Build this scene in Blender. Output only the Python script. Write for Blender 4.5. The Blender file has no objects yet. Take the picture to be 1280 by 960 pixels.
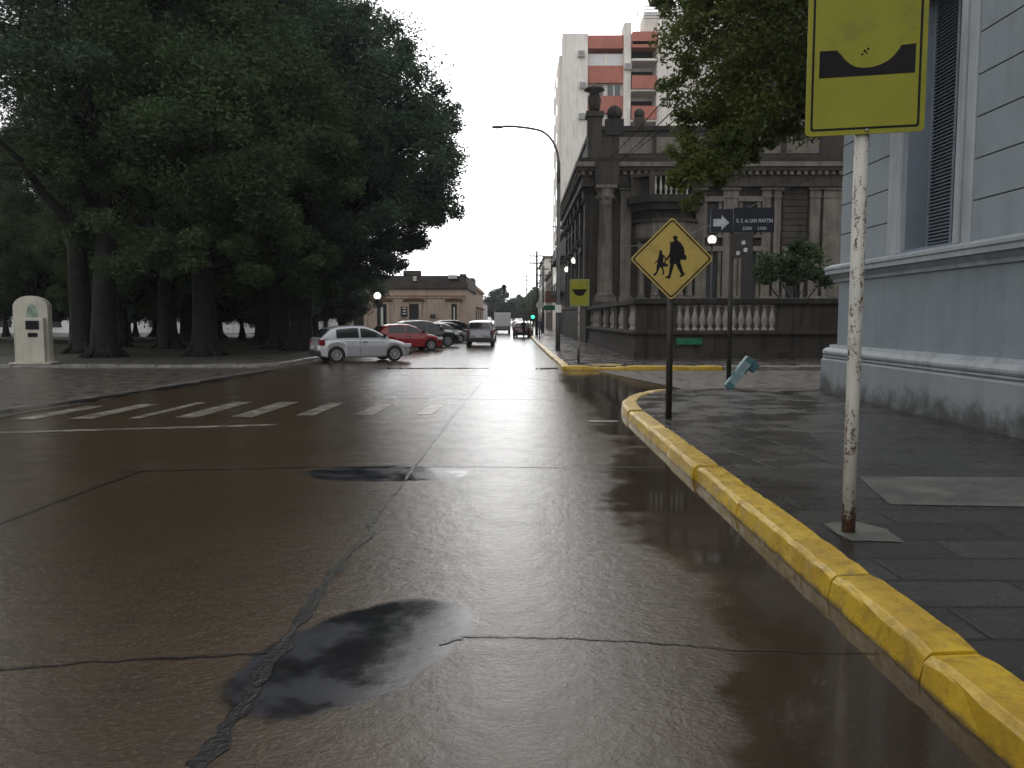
SKY_LO, SKY_HI, EXPO = 6.6, 15.5, -0.08      # cloud deck radiance (times the background strength of 0.1)
HAZE = .0003
import bpy, bmesh, math, random
import numpy as np
from mathutils import Vector, Matrix
random.seed(7); RNG = np.random.default_rng(11)
R = math.radians
scene = bpy.context.scene
COL = scene.collection

# ------------------------------------------------------------------ camera
CAMH, F = 1.75, 1005.0
cam_data = bpy.data.cameras.new('camera'); cam = bpy.data.objects.new('camera', cam_data); COL.objects.link(cam)
cam.location = (0, 0, CAMH)
cam.rotation_euler = (R(90) - math.atan(81 / F), 0, math.atan(5 / F))
cam_data.sensor_width = 36; cam_data.lens = 36 * F / 1280
cam_data.clip_start = 0.05; cam_data.clip_end = 6000
scene.camera = cam
CM = cam.rotation_euler.to_matrix()
def G(px, py, z=0.0):
    """survey helper: the ground point (height z) seen at a pixel of the 1280x960 photograph"""
    d = CM @ Vector(((px - 640) / F, (480 - py) / F, -1))
    t = (z - CAMH) / d.z
    return Vector((d.x * t, d.y * t, z))

# ------------------------------------------------------------------ mesh builder
class MB:
    def __init__(s): s.bm = bmesh.new()
    def face(s, pts, mi=0):
        f = s.bm.faces.new([s.bm.verts.new(p) for p in pts]); f.material_index = mi; return f
    def box(s, x0, x1, y0, y1, z0, z1, M=None, mi=0):
        v = [Vector(p) for p in ((x0,y0,z0),(x1,y0,z0),(x1,y1,z0),(x0,y1,z0),(x0,y0,z1),(x1,y0,z1),(x1,y1,z1),(x0,y1,z1))]
        if M: v = [M @ p for p in v]
        v = [s.bm.verts.new(p) for p in v]
        for i in ((3,2,1,0),(4,5,6,7),(0,1,5,4),(1,2,6,5),(2,3,7,6),(3,0,4,7)):
            f = s.bm.faces.new([v[k] for k in i]); f.material_index = mi
        return s
    def bbox(s, x0, x1, y0, y1, z0, z1, b=.02, M=None):
        """box with chamfered edges"""
        t = bmesh.new()
        bmesh.ops.create_cube(t, size=1)
        for v in t.verts:
            v.co = Vector(((x0+x1)/2 + v.co.x*(x1-x0), (y0+y1)/2 + v.co.y*(y1-y0), (z0+z1)/2 + v.co.z*(z1-z0)))
        bmesh.ops.bevel(t, geom=t.edges[:], offset=b, segments=2, affect='EDGES', profile=.6)
        s.join(t, M); return s
    def join(s, t, M=None):
        m = {}
        for v in t.verts: m[v] = s.bm.verts.new(M @ v.co if M else v.co)
        for f in t.faces:
            try:
                g = s.bm.faces.new([m[v] for v in f.verts]); g.smooth = f.smooth; g.material_index = f.material_index
            except ValueError: pass
        t.free()
    def tube(s, pts, rad, n=10, cap=True, smooth=True, mi=0):
        pts = [Vector(p) for p in pts]
        if not hasattr(rad, '__len__'): rad = [rad] * len(pts)
        rings = []
        ref = None
        for i, p in enumerate(pts):
            d = (pts[min(i+1, len(pts)-1)] - pts[max(i-1, 0)]).normalized()
            if ref is None: ref = d.orthogonal().normalized()
            u = (ref - d * ref.dot(d))
            if u.length < 1e-5: u = d.orthogonal()
            u.normalize(); ref = u; w = d.cross(u)
            rings.append([s.bm.verts.new(p + (u*math.cos(a) + w*math.sin(a)) * rad[i]) for a in [2*math.pi*k/n for k in range(n)]])
        for a, b in zip(rings, rings[1:]):
            for k in range(n):
                f = s.bm.faces.new((a[k], a[(k+1)%n], b[(k+1)%n], b[k])); f.smooth = smooth; f.material_index = mi
        if cap:
            f = s.bm.faces.new(rings[0][::-1]); f.material_index = mi
            f = s.bm.faces.new(rings[-1]); f.material_index = mi
        return s
    def lathe(s, prof, c=(0,0,0), n=20, M=None, smooth=True, cap=True):
        c = Vector(c); rings = []
        for r, z in prof:
            ring = []
            for k in range(n):
                a = 2*math.pi*k/n; p = Vector((r*math.cos(a), r*math.sin(a), z))
                p = (M @ p) if M else p
                ring.append(s.bm.verts.new(p + c))
            rings.append(ring)
        for a, b in zip(rings, rings[1:]):
            for k in range(n):
                f = s.bm.faces.new((a[k], a[(k+1)%n], b[(k+1)%n], b[k])); f.smooth = smooth
        if cap: s.bm.faces.new(rings[0][::-1]); s.bm.faces.new(rings[-1])
        return s
    def prism(s, poly, t0, t1, M):
        """poly in local XY, extruded along local Z from t0 to t1, then transformed by M"""
        a = [s.bm.verts.new(M @ Vector((x, y, t0))) for x, y in poly]
        b = [s.bm.verts.new(M @ Vector((x, y, t1))) for x, y in poly]
        s.bm.faces.new(a[::-1]); s.bm.faces.new(b)
        for k in range(len(poly)):
            j = (k+1) % len(poly); s.bm.faces.new((a[k], a[j], b[j], b[k]))
        return s
    def sphere(s, c, r, n=16, sc=(1,1,1)):
        t = bmesh.new(); bmesh.ops.create_uvsphere(t, u_segments=n, v_segments=max(6, n*2//3), radius=r)
        for f in t.faces: f.smooth = True
        s.join(t, Matrix.Translation(c) @ Matrix.Diagonal((*sc, 1))); return s
    def build(s, name, mat, parent=None, world=False, fix=True):
        if fix: bmesh.ops.recalc_face_normals(s.bm, faces=s.bm.faces[:])
        me = bpy.data.meshes.new(name); s.bm.to_mesh(me); s.bm.free()
        for m in (mat if isinstance(mat, (list, tuple)) else [mat]): me.materials.append(m)
        o = bpy.data.objects.new(name, me); COL.objects.link(o)
        if parent:
            o.parent = parent
            if world:
                p, off = parent, Vector((0,0,0))
                while p: off += Vector(p.location); p = p.parent
                me.transform(Matrix.Translation(-off))
        return o
def tag(o, label=None, cat=None, group=None, kind=None):
    if label: o['label'] = label
    if cat: o['category'] = cat
    if group: o['group'] = group
    if kind: o['kind'] = kind
    return o
def thing(name, label, cat, loc=(0,0,0), rz=0, group=None):
    o = bpy.data.objects.new(name, None); COL.objects.link(o)
    o.location = loc; o.rotation_euler = (0, 0, rz); o.empty_display_size = .2
    return tag(o, label, cat, group)
def struct(name, mb, mat): return tag(mb.build(name, mat), kind='structure')
def copy_tree(o, parent=None):
    c = o.copy(); COL.objects.link(c)
    if parent: c.parent = parent
    for ch in list(o.children): copy_tree(ch, c)
    return c
def TR(x=0, y=0, z=0, rz=0, rx=0, ry=0):
    return Matrix.Translation((x,y,z)) @ Matrix.Rotation(rz,4,'Z') @ Matrix.Rotation(ry,4,'Y') @ Matrix.Rotation(rx,4,'X')

# ------------------------------------------------------------------ node helper
class NT:
    def __init__(s, nt): s.nt = nt; s.n = nt.nodes; s.l = nt.links
    def new(s, t, **k):
        n = s.n.new(t)
        for a, v in k.items(): setattr(n, a, v)
        return n
    def put(s, sock, v):
        if isinstance(v, bpy.types.NodeSocket): s.l.new(v, sock)
        elif v is not None:
            sock.default_value = v
    def m(s, op, a, b=None, c=None, clamp=False):
        n = s.new('ShaderNodeMath', operation=op, use_clamp=clamp)
        for i, v in enumerate((a, b, c)):
            if v is not None: s.put(n.inputs[i], v)
        return n.outputs[0]
    def noise(s, vec, scale, detail=4, rough=.55, dist=0.0):
        n = s.new('ShaderNodeTexNoise'); n.inputs['Scale'].default_value = scale
        n.inputs['Detail'].default_value = detail; n.inputs['Roughness'].default_value = rough
        n.inputs['Distortion'].default_value = dist
        if vec is not None: s.l.new(vec, n.inputs['Vector'])
        return n.outputs['Fac']
    def rng(s, v, a, b, c, d, smooth=True):
        n = s.new('ShaderNodeMapRange'); n.interpolation_type = 'SMOOTHSTEP' if smooth else 'LINEAR'
        for i, x in enumerate((v, a, b, c, d)): s.put(n.inputs[i], x)
        return n.outputs[0]
    def mix(s, f, a, b):
        n = s.new('ShaderNodeMix', data_type='RGBA')
        s.put(n.inputs['Factor'], f)
        for nm, v in (('A', a), ('B', b)):
            sk = [i for i in n.inputs if i.name == nm and i.type == 'RGBA'][0]
            s.put(sk, (*v, 1) if isinstance(v, tuple) and len(v) == 3 else v)
        return [o for o in n.outputs if o.type == 'RGBA'][0]
    def scale(s, vec, sc):
        n = s.new('ShaderNodeMapping'); s.l.new(vec, n.inputs['Vector']); n.inputs['Scale'].default_value = sc
        return n.outputs[0]
def newmat(name):
    m = bpy.data.materials.new(name); m.use_nodes = True
    t = NT(m.node_tree); b = t.n['Principled BSDF']
    return m, t, b
def pmat(name, col, rough=.6, var=.22, sc=2.5, bump=0.0, bsc=30, metal=0.0, spec=.5, coat=0.0, streak=0.0, col2=None, world=False, dirt=0.0):
    m, t, b = newmat(name)
    co = t.new('ShaderNodeTexCoord').outputs['Object'] if not world else t.new('ShaderNodeNewGeometry').outputs['Position']
    n1 = t.noise(co, sc, 6)
    n2 = t.noise(co, sc*9, 3)
    f = t.m('ADD', t.m('MULTIPLY', n1, .7), t.m('MULTIPLY', n2, .3))
    f = t.rng(f, .36, .64, 0, 1)
    lo = tuple(c*(1-var) for c in col); hi = col2 if col2 else tuple(min(1, c*(1+var)) for c in col)
    c = t.mix(f, lo, hi)
    if streak:
        sv = t.scale(co, (1.6, 1.6, .16)); s = t.rng(t.noise(sv, 2.2, 6, .65), .46, .66, 0, streak)
        c = t.mix(s, c, tuple(x*.33 for x in col))
    if dirt:
        d = t.rng(t.noise(co, sc*3.3, 8, .7), .5, .68, 0, dirt)
        c = t.mix(d, c, (.05, .042, .034))
    t.l.new(c, b.inputs['Base Color'])
    t.l.new(t.rng(n2, .3, .7, max(.02, rough-.08), min(1, rough+.08)), b.inputs['Roughness'])
    b.inputs['Metallic'].default_value = metal; b.inputs['Specular IOR Level'].default_value = spec
    b.inputs['Coat Weight'].default_value = coat; b.inputs['Coat Roughness'].default_value = .05
    if bump:
        bn = t.new('ShaderNodeBump'); bn.inputs['Strength'].default_value = bump; bn.inputs['Distance'].default_value = .02
        t.l.new(t.noise(co, bsc, 5), bn.inputs['Height']); t.l.new(bn.outputs[0], b.inputs['Normal'])
    return m
def glow(name, col, strength):
    m, t, b = newmat(name)
    b.inputs['Base Color'].default_value = (*col, 1); b.inputs['Emission Color'].default_value = (*col, 1)
    b.inputs['Emission Strength'].default_value = strength; return m
def glassmat(name, col=(.02,.025,.03), rough=.06):
    m, t, b = newmat(name)
    b.inputs['Base Color'].default_value = (*col, 1); b.inputs['Roughness'].default_value = rough
    b.inputs['Specular IOR Level'].default_value = .7; return m

# ------------------------------------------------------------------ light
SUN_EL = 34.0
w = bpy.data.worlds.new('World'); scene.world = w; w.use_nodes = True
t = NT(w.node_tree); bg = t.n['Background']
sky = t.new('ShaderNodeTexSky', sky_type='NISHITA'); sky.sun_disc = False
sky.sun_elevation = R(SUN_EL); sky.sun_rotation = R(4); sky.air_density = 1.5; sky.dust_density = 4
hs = t.new('ShaderNodeHueSaturation'); hs.inputs['Saturation'].default_value = .25; t.l.new(sky.outputs[0], hs.inputs['Color'])
dirv = t.new('ShaderNodeTexCoord').outputs['Generated']
dot = t.new('ShaderNodeVectorMath', operation='DOT_PRODUCT'); t.l.new(dirv, dot.inputs[0])
dot.inputs[1].default_value = Vector((.06, math.cos(R(22)), math.sin(R(22)))).normalized()
g = t.m('ADD', SKY_LO, t.m('MULTIPLY', t.m('POWER', t.rng(dot.outputs['Value'], -.3, 1.0, 0, 1, False), 2.6), SKY_HI-SKY_LO))           # the cloud deck is brighter towards the hidden sun
d2 = t.new('ShaderNodeVectorMath', operation='DOT_PRODUCT'); t.l.new(dirv, d2.inputs[0])
d2.inputs[1].default_value = Vector((.02, math.cos(R(6)), math.sin(R(6)))).normalized()
g = t.m('ADD', g, t.m('MULTIPLY', t.m('POWER', 2.718, t.m('MULTIPLY', t.m('SUBTRACT', d2.outputs['Value'], 1.0), 34.0)), 28.0))   # thin cloud glowing low over the street
d3 = t.new('ShaderNodeVectorMath', operation='DOT_PRODUCT'); t.l.new(dirv, d3.inputs[0])
d3.inputs[1].default_value = Vector((-.25, -math.cos(R(40)), math.sin(R(40)))).normalized()
g = t.m('ADD', g, t.m('MULTIPLY', t.m('POWER', t.m('MAXIMUM', d3.outputs['Value'], 0.0), 1.5), 10.0))   # sky glow added behind the viewer to brighten surfaces facing the camera
cl = t.noise(t.scale(dirv, (1, 1, 2.5)), 2.2, 5)
g = t.m('MULTIPLY', g, t.rng(cl, .3, .7, .9, 1.1))
oc = t.new('ShaderNodeVectorMath', operation='SCALE'); oc.inputs[0].default_value = (.985, .99, 1.0); t.l.new(g, oc.inputs['Scale'])
mx = t.mix(.85, hs.outputs[0], oc.outputs[0])
t.l.new(mx, bg.inputs['Color']); bg.inputs['Strength'].default_value = .1
sl = bpy.data.lights.new('sun', 'SUN'); sl.energy = .5; sl.angle = R(45); sl.color = (1, .96, .9)
so = bpy.data.objects.new('sun', sl); COL.objects.link(so); so.rotation_euler = (R(-(90-SUN_EL)), 0, R(-4))
scene.view_settings.view_transform = 'Standard'; scene.view_settings.look = 'None'
scene.view_settings.gamma = 1; scene.view_settings.exposure = EXPO
scene.cycles.max_bounces = 6; scene.cycles.diffuse_bounces = 3; scene.cycles.glossy_bounces = 3; scene.cycles.transmission_bounces = 3
scene.cycles.transparent_max_bounces = 4; scene.cycles.volume_bounces = 0
scene.cycles.use_denoising = True; scene.cycles.caustics_reflective = False
# ------------------------------------------------------------------ ground, road, pavements
KX = 1.97                       # near right kerb line
def wet_road():
    m, t, b = newmat('wet_concrete_road')
    pos = t.new('ShaderNodeNewGeometry').outputs['Position']
    sx = t.new('ShaderNodeSeparateXYZ'); t.l.new(pos, sx.inputs[0]); X, Y = sx.outputs['X'], sx.outputs['Y']
    big = t.noise(pos, .35, 5); med = t.noise(pos, 2.3, 6, .6); fine = t.noise(pos, 34, 4, .7); grit = t.noise(pos, 120, 2, .7)
    # concrete slabs of slightly different casts
    br = t.new('ShaderNodeTexBrick'); br.offset = 0; br.inputs['Scale'].default_value = 1
    br.inputs['Brick Width'].default_value = 3.35; br.inputs['Row Height'].default_value = 4.6
    br.inputs['Mortar Size'].default_value = 0; br.inputs['Color1'].default_value = (.0,)*3+(1,); br.inputs['Color2'].default_value = (1,)*3+(1,)
    mp = t.new('ShaderNodeMapping'); t.l.new(pos, mp.inputs[0]); mp.inputs['Location'].default_value = (1.1, .15, 0); t.l.new(mp.outputs[0], br.inputs['Vector'])
    slab = t.mix(br.outputs['Color'], (.050, .036, .023), (.062, .045, .030))
    c = t.mix(t.rng(big, .35, .65, 0, .6), slab, (.035, .024, .015))
    c = t.mix(t.rng(med, .45, .7, 0, .55), c, (.028, .02, .014))
    c = t.mix(t.rng(fine, .5, .75, 0, .65), c, (.11, .082, .056))
    c = t.mix(t.rng(grit, .56, .75, 0, .5), c, (.022, .018, .015))
    # tyre-worn, darker wheel lanes on our side
    # puddles: along the right kerb, at the cross-street gutter, in the dip
    wob = t.m('MULTIPLY', t.m('SUBTRACT', t.noise(pos, .9, 4), .5), 1.5)
    wob2 = t.m('MULTIPLY', t.m('SUBTRACT', t.noise(pos, 5, 3), .5), .25)
    hump = t.m('MULTIPLY', t.m('POWER', 2.718, t.m('MULTIPLY', t.m('POWER', t.m('DIVIDE', t.m('SUBTRACT', Y, 7.6), 1.9), 2.0), -1)), .62)
    near = t.m('MULTIPLY', t.m('POWER', 2.718, t.m('MULTIPLY', t.m('POWER', t.m('DIVIDE', t.m('SUBTRACT', Y, 2.6), 1.5), 2.0), -1)), .8)
    edge = t.m('SUBTRACT', t.m('SUBTRACT', 1.5, hump), near)
    p1 = t.m('ADD', t.m('SUBTRACT', X, edge), t.m('ADD', wob, wob2))
    p1 = t.m('MULTIPLY', t.rng(p1, -.2, .24, 0, 1), t.m('MULTIPLY', t.rng(Y, .6, 1.8, 0, 1), t.rng(Y, 19.5, 21.5, 1, 0)))
    ex = t.m('DIVIDE', t.m('SUBTRACT', X, 2.2), 1.0); ey = t.m('DIVIDE', t.m('SUBTRACT', Y, 22), 6.5)
    el = t.m('ADD', t.m('MULTIPLY', ex, ex), t.m('MULTIPLY', ey, ey))
    p2 = t.rng(t.m('ADD', el, wob), .55, 1.15, .85, 0)
    p3 = t.m('MULTIPLY', t.rng(t.m('ABSOLUTE', t.m('ADD', t.m('SUBTRACT', Y, 28.6), wob)), .25, .6, 1, 0), t.rng(X, -7, -4, 0, 1))
    p4 = t.rng(t.noise(t.scale(pos, (.75, .55, 1)), 1.0, 4), .70, .78, 0, .35)
    pud = t.m('MAXIMUM', t.m('MAXIMUM', p1, p2), t.m('MAXIMUM', p3, p4), clamp=True)
    c = t.mix(t.m('MULTIPLY', pud, .55), c, (.028, .022, .017))
    # two smooth asphalt repairs with uneven edges
    pat = None
    for cx, cy, hx, hy, sk in ((-.82, 4.15, .52, .78, .36), (-1.48, 9.05, .92, .50, 0)):
        u = t.m('DIVIDE', t.m('SUBTRACT', t.m('SUBTRACT', X, cx), t.m('MULTIPLY', t.m('SUBTRACT', Y, cy), sk)), hx); v = t.m('DIVIDE', t.m('SUBTRACT', Y, cy), hy)
        e = t.m('ADD', t.m('ADD', t.m('MULTIPLY', u, u), t.m('MULTIPLY', v, v)), t.m('ADD', t.m('MULTIPLY', wob, .28), t.m('MULTIPLY', wob2, 1.5)))
        k = t.rng(e, .82, 1.1, 1, 0); pat = k if pat is None else t.m('MAXIMUM', pat, k)
    tone = t.rng(t.noise(pos, 3.1, 4), .38, .62, 0, 1)
    c = t.mix(t.m('MULTIPLY', pat, .93), c, t.mix(tone, (.011, .012, .015), (.036, .039, .046)))
    t.l.new(c, b.inputs['Base Color'])
    rr = t.m('ADD', t.rng(med, .3, .7, .11, .22), t.m('MULTIPLY', t.m('SUBTRACT', fine, .5), .16))
    rr = t.m('ADD', t.m('MULTIPLY', rr, t.m('SUBTRACT', 1, pud)), t.m('MULTIPLY', pud, .06))
    rr = t.m('ADD', t.m('MULTIPLY', rr, t.m('SUBTRACT', 1, pat)), t.m('MULTIPLY', pat, t.rng(tone, 0, 1, .06, .17)))
    t.l.new(rr, b.inputs['Roughness']); b.inputs['IOR'].default_value = 1.33
    bn = t.new('ShaderNodeBump'); bn.inputs['Distance'].default_value = .012
    t.l.new(t.m('MULTIPLY', t.m('SUBTRACT', 1, t.m('MAXIMUM', pud, t.m('MULTIPLY', pat, .85))), .5), bn.inputs['Strength'])
    hgt = t.m('ADD', t.m('MULTIPLY', fine, .55), t.m('ADD', t.m('MULTIPLY', t.noise(pos, 9, 4), .9), t.m('MULTIPLY', grit, .2)))
    t.l.new(hgt, bn.inputs['Height']); t.l.new(bn.outputs[0], b.inputs['Normal'])
    return m
def wet_flat(name, col, rough, bump=.3, bsc=25, var=.3, ior=1.36):
    m, t, b = newmat(name)
    pos = t.new('ShaderNodeNewGeometry').outputs['Position']
    med = t.noise(pos, 2.6, 6, .6); fine = t.noise(pos, bsc, 4, .7)
    c = t.mix(t.rng(med, .33, .67, 0, 1), tuple(x*(1-var) for x in col), tuple(x*(1+var) for x in col))
    c = t.mix(t.rng(fine, .5, .75, 0, .5), c, tuple(x*1.7 for x in col))
    t.l.new(c, b.inputs['Base Color'])
    t.l.new(t.m('ADD', t.rng(med, .3, .7, rough*.7, rough*1.4), t.m('MULTIPLY', t.m('SUBTRACT', fine, .5), rough*.6)), b.inputs['Roughness'])
    b.inputs['IOR'].default_value = ior
    bn = t.new('ShaderNodeBump'); bn.inputs['Distance'].default_value = .012; bn.inputs['Strength'].default_value = bump
    t.l.new(fine, bn.inputs['Height']); t.l.new(bn.outputs[0], b.inputs['Normal'])
    return m
def tile_mat(name, c1, c2, w, h, off=.5, rot=0, rough=.3, mort=.012):
    m, t, b = newmat(name)
    pos = t.new('ShaderNodeNewGeometry').outputs['Position']
    mp = t.new('ShaderNodeMapping'); t.l.new(pos, mp.inputs[0]); mp.inputs['Rotation'].default_value = (0, 0, rot); mp.inputs['Location'].default_value = (.1, .2, 0)
    br = t.new('ShaderNodeTexBrick'); br.offset = off; br.inputs['Scale'].default_value = 1
    br.inputs['Brick Width'].default_value = w; br.inputs['Row Height'].default_value = h
    br.inputs['Mortar Size'].default_value = mort; br.inputs['Mortar Smooth'].default_value = .3; br.inputs['Bias'].default_value = -.1
    br.inputs['Color1'].default_value = (*c1, 1); br.inputs['Color2'].default_value = (*c2, 1); br.inputs['Mortar'].default_value = (.012, .011, .01, 1)
    t.l.new(mp.outputs[0], br.inputs['Vector'])
    med = t.noise(pos, 1.4, 6, .62); fine = t.noise(pos, 40, 4, .7)
    c = t.mix(t.rng(med, .42, .68, 0, .6), br.outputs['Color'], (.022, .02, .019))
    c = t.mix(t.rng(fine, .5, .75, 0, .45), c, tuple(x*1.9 for x in c2))
    t.l.new(c, b.inputs['Base Color'])
    t.l.new(t.m('ADD', t.rng(med, .36, .64, rough, rough*.42), t.m('MULTIPLY', t.m('SUBTRACT', fine, .5), .2)), b.inputs['Roughness'])
    b.inputs['IOR'].default_value = 1.36
    bn = t.new('ShaderNodeBump'); bn.inputs['Distance'].default_value = .02; bn.inputs['Strength'].default_value = .45
    t.l.new(t.m('SUBTRACT', t.m('MULTIPLY', fine, .4), t.m('MULTIPLY', br.outputs['Fac'], .35)), bn.inputs['Height']); t.l.new(bn.outputs[0], b.inputs['Normal'])
    return m
def paint_mat(name, col, worn=.5, under=(.07, .055, .042)):
    m, t, b = newmat(name)
    pos = t.new('ShaderNodeNewGeometry').outputs['Position']
    n = t.m('ADD', t.m('MULTIPLY', t.noise(pos, 3.2, 6, .65), .55), t.m('MULTIPLY', t.noise(pos, 26, 4, .7), .45))
    c = t.mix(t.rng(n, worn-.1, worn+.07, 1, 0), under, col)
    t.l.new(c, b.inputs['Base Color']); b.inputs['Roughness'].default_value = .3
    return m
def kerb_paint(name, worn=.62):
    m, t, b = newmat(name)
    co = t.new('ShaderNodeNewGeometry').outputs['Position']
    n = t.m('ADD', t.m('MULTIPLY', t.noise(co, 1.6, 6, .62), .5), t.m('MULTIPLY', t.noise(co, 17, 5, .7), .5))
    c = t.mix(t.rng(t.noise(co, 2.2, 4), .35, .65, 0, 1), (.36, .22, .006), (.50, .33, .010))
    c = t.mix(t.rng(t.noise(co, 9, 6, .7), .47, .68, 0, .7), c, (.22, .13, .008))
    c = t.mix(t.rng(n, worn-.06, worn+.05, 0, .7), c, (.11, .09, .06))
    sx = t.new('ShaderNodeSeparateXYZ'); t.l.new(co, sx.inputs[0])
    low = t.rng(t.m('ADD', sx.outputs['Z'], t.m('MULTIPLY', t.m('SUBTRACT', t.noise(co, 6, 5, .7), .5), .13)), -.01, .03, .7, 0)
    c = t.mix(low, c, (.05, .042, .03))
    t.l.new(c, b.inputs['Base Color'])
    t.l.new(t.rng(t.noise(co, 14, 4), .3, .7, .22, .5), b.inputs['Roughness'])
    bn = t.new('ShaderNodeBump'); bn.inputs['Strength'].default_value = .5; bn.inputs['Distance'].default_value = .015
    t.l.new(t.noise(co, 22, 6, .7), bn.inputs['Height']); t.l.new(bn.outputs[0], b.inputs['Normal'])
    return m
M = {}
M['road'] = wet_road()
M['cross'] = wet_flat('cross_street_concrete', (.060, .051, .042), .36)
M['tile'] = tile_mat('dark_slab_pavement', (.026, .024, .022), (.054, .050, .046), 1.25, .46, .5, 0, .36, .022)
M['tile_far'] = tile_mat('far_slab_pavement', (.05, .045, .04), (.08, .07, .062), .8, .5, .5, 0, .34)
M['patch'] = wet_flat('asphalt_patch', (.018, .019, .022), .16, .35, 7, .35)
M['seam'] = wet_flat('wet_joint', (.008, .008, .008), .14, .5, 30, .3)
M['repair'] = wet_flat('pale_repair_concrete', (.10, .098, .088), .4, .3, 30, .25)
M['grass'] = wet_flat('plaza_soil', (.028, .03, .014), .7, .8, 9, .5)
M['plaza'] = wet_flat('plaza_pavement', (.065, .06, .052), .42, .3, 20, .3)
M['kerb'] = kerb_paint('yellow_kerb_paint'); M['kerb_old'] = kerb_paint('worn_kerb_paint', .5)
M['greykerb'] = wet_flat('grey_kerb', (.13, .125, .11), .4, .5, 20, .3)
M['white_paint'] = paint_mat('white_road_paint', (.31, .295, .27), .495)
M['faint_paint'] = paint_mat('worn_white_road_paint', (.34, .32, .29), .485)
M['far_ground'] = pmat('far_ground', (.06, .055, .045), .9, world=True, sc=.02)

def sheet(pts, z=0.0, mb=None):
    mb = mb or MB(); mb.face([(p[0], p[1], z) for p in pts]); return mb
struct('ground', sheet([(-4000,-50),(4000,-50),(4000,5000),(-4000,5000)], -.03), M['far_ground'])
struct('road', sheet([(-60,-6),(60,-6),(60,900),(-60,900)], 0), M['road'])
struct('cross_street_right', sheet([(4.2,20.1),(60,20.1),(60,27.9),(2.6,27.9)], .005), M['cross'])
struct('cross_street_left', sheet([(-60,14.2),(-9.2,14.2),(-8.9,18),(-8.6,23),(-8.3,28.6),(-60,28.6)], .005), M['cross'])

def jag(pts, w0, w1, z, n=10, j=.02):
    """irregular ribbon along ground points"""
    P = []
    for a, b in zip(pts, pts[1:]):
        for k in range(n): P.append(Vector(a).lerp(Vector(b), k/n))
    P.append(Vector(pts[-1])); mb = MB(); prev = None
    for i, p in enumerate(P):
        d = (P[min(i+1, len(P)-1)] - P[max(i-1, 0)]); nrm = Vector((-d.y, d.x, 0)).normalized()
        w = (w0 + (w1-w0)*i/len(P)) * random.uniform(.45, 1.3); c = p + nrm*random.uniform(-j, j)
        cur = [mb.bm.verts.new((c + nrm*s*w/2)[:2] + (z,)) for s in (1, -1)]
        if prev: mb.bm.faces.new((prev[0], prev[1], cur[1], cur[0]))
        prev = cur
    return mb
def blob(pts, z, rough=.03, sub=5):
    P = []
    for i in range(len(pts)):
        a, b = Vector(pts[i]), Vector(pts[(i+1) % len(pts)])
        for k in range(sub):
            q = a.lerp(b, k/sub); P.append((q.x + random.uniform(-rough, rough), q.y + random.uniform(-rough, rough)))
    return sheet(P, z)
gp = lambda L: [G(x, y) for x, y in L]
struct('road_joint_centre', jag(gp([(225,985),(250,956),(300,886),(345,818),(390,755),(435,692),(466,668),(461,655),(478,632),(503,603)]), .10, .05, .004, 8, .018), M['seam'])
struct('road_joint_centre_far', jag(gp([(506,600),(520,580),(545,547),(570,515),(600,480),(640,415)]), .035, .06, .004, 10, .012), M['seam'])
struct('road_joint_left', jag(gp([(-40,668),(0,655),(60,632),(120,610),(182,588)]), .05, .03, .004, 8, .012), M['seam'])
struct('road_joint_across', jag(gp([(150,590),(400,584),(600,583),(720,585),(826,584)]), .03, .035, .004, 14, .01), M['seam'])
struct('road_joint_across_near', jag(gp([(548,806),(580,796),(640,796),(700,797),(800,802),(905,812),(1100,818)]), .035, .012, .004, 10, .012), M['seam'])
struct('road_joint_across_left', jag(gp([(-60,842),(120,828),(240,822),(335,816)]), .025, .02, .004, 8, .012), M['seam'])
struct('road_joint_across_far', jag(gp([(380,500),(520,498),(700,500)]), .03, .05, .004, 14, .02), M['seam'])
struct('road_joint_across_dip', jag(gp([(470,470),(560,468),(655,472),(700,478)]), .06, .1, .004, 10, .05), M['seam'])
# struct('asphalt_patch', blob(gp([(300,884),(328,838),(352,804),(378,782),(420,765),(470,762),(530,772),(572,796),(548,812),(520,838),(488,862),(440,876),(380,886)]), .008, .012), M['patch'])
# struct('asphalt_patch_far', blob(gp([(398,592),(415,584),(470,582),(530,583),(577,590),(572,600),(520,603),(450,602),(412,599)]), .008, .015), M['patch'])
# painted markings
mb = MB()
for x, wd, y0, y1 in ((-8.62,.36,13.9,16.1),(-7.68,.38,14.0,16.5),(-6.75,.2,14.1,16.8),(-5.9,.4,14.2,16.9),(-4.92,.4,14.3,16.9)):
    mb.face([(x-wd/2,y0,.004),(x+wd/2,y0,.004),(x+wd/2+.12,y1,.004),(x-wd/2+.12,y1,.004)])
struct('zebra_stripes', mb, M['white_paint'])
mb = MB()
for x, wd, y0, y1 in ((-3.85,.32,14.5,16.8),(-2.8,.36,14.6,16.6),(-1.7,.3,14.7,16.4)):
    mb.face([(x-wd/2,y0,.004),(x+wd/2,y0,.004),(x+wd/2+.1,y1,.004),(x-wd/2+.1,y1,.004)])
struct('zebra_stripes_worn', mb, M['faint_paint'])
a, b_ = G(-30, 542), G(346, 531)
struct('stop_line', sheet([(a.x,a.y-.11),(b_.x,b_.y-.10),(b_.x,b_.y+.10),(a.x,a.y+.11)], .004), M['white_paint'])
struct('stop_line_worn', sheet([(1.25,13.6),(1.75,13.6),(1.75,13.85),(1.25,13.85)], .006), M['faint_paint'])
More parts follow.
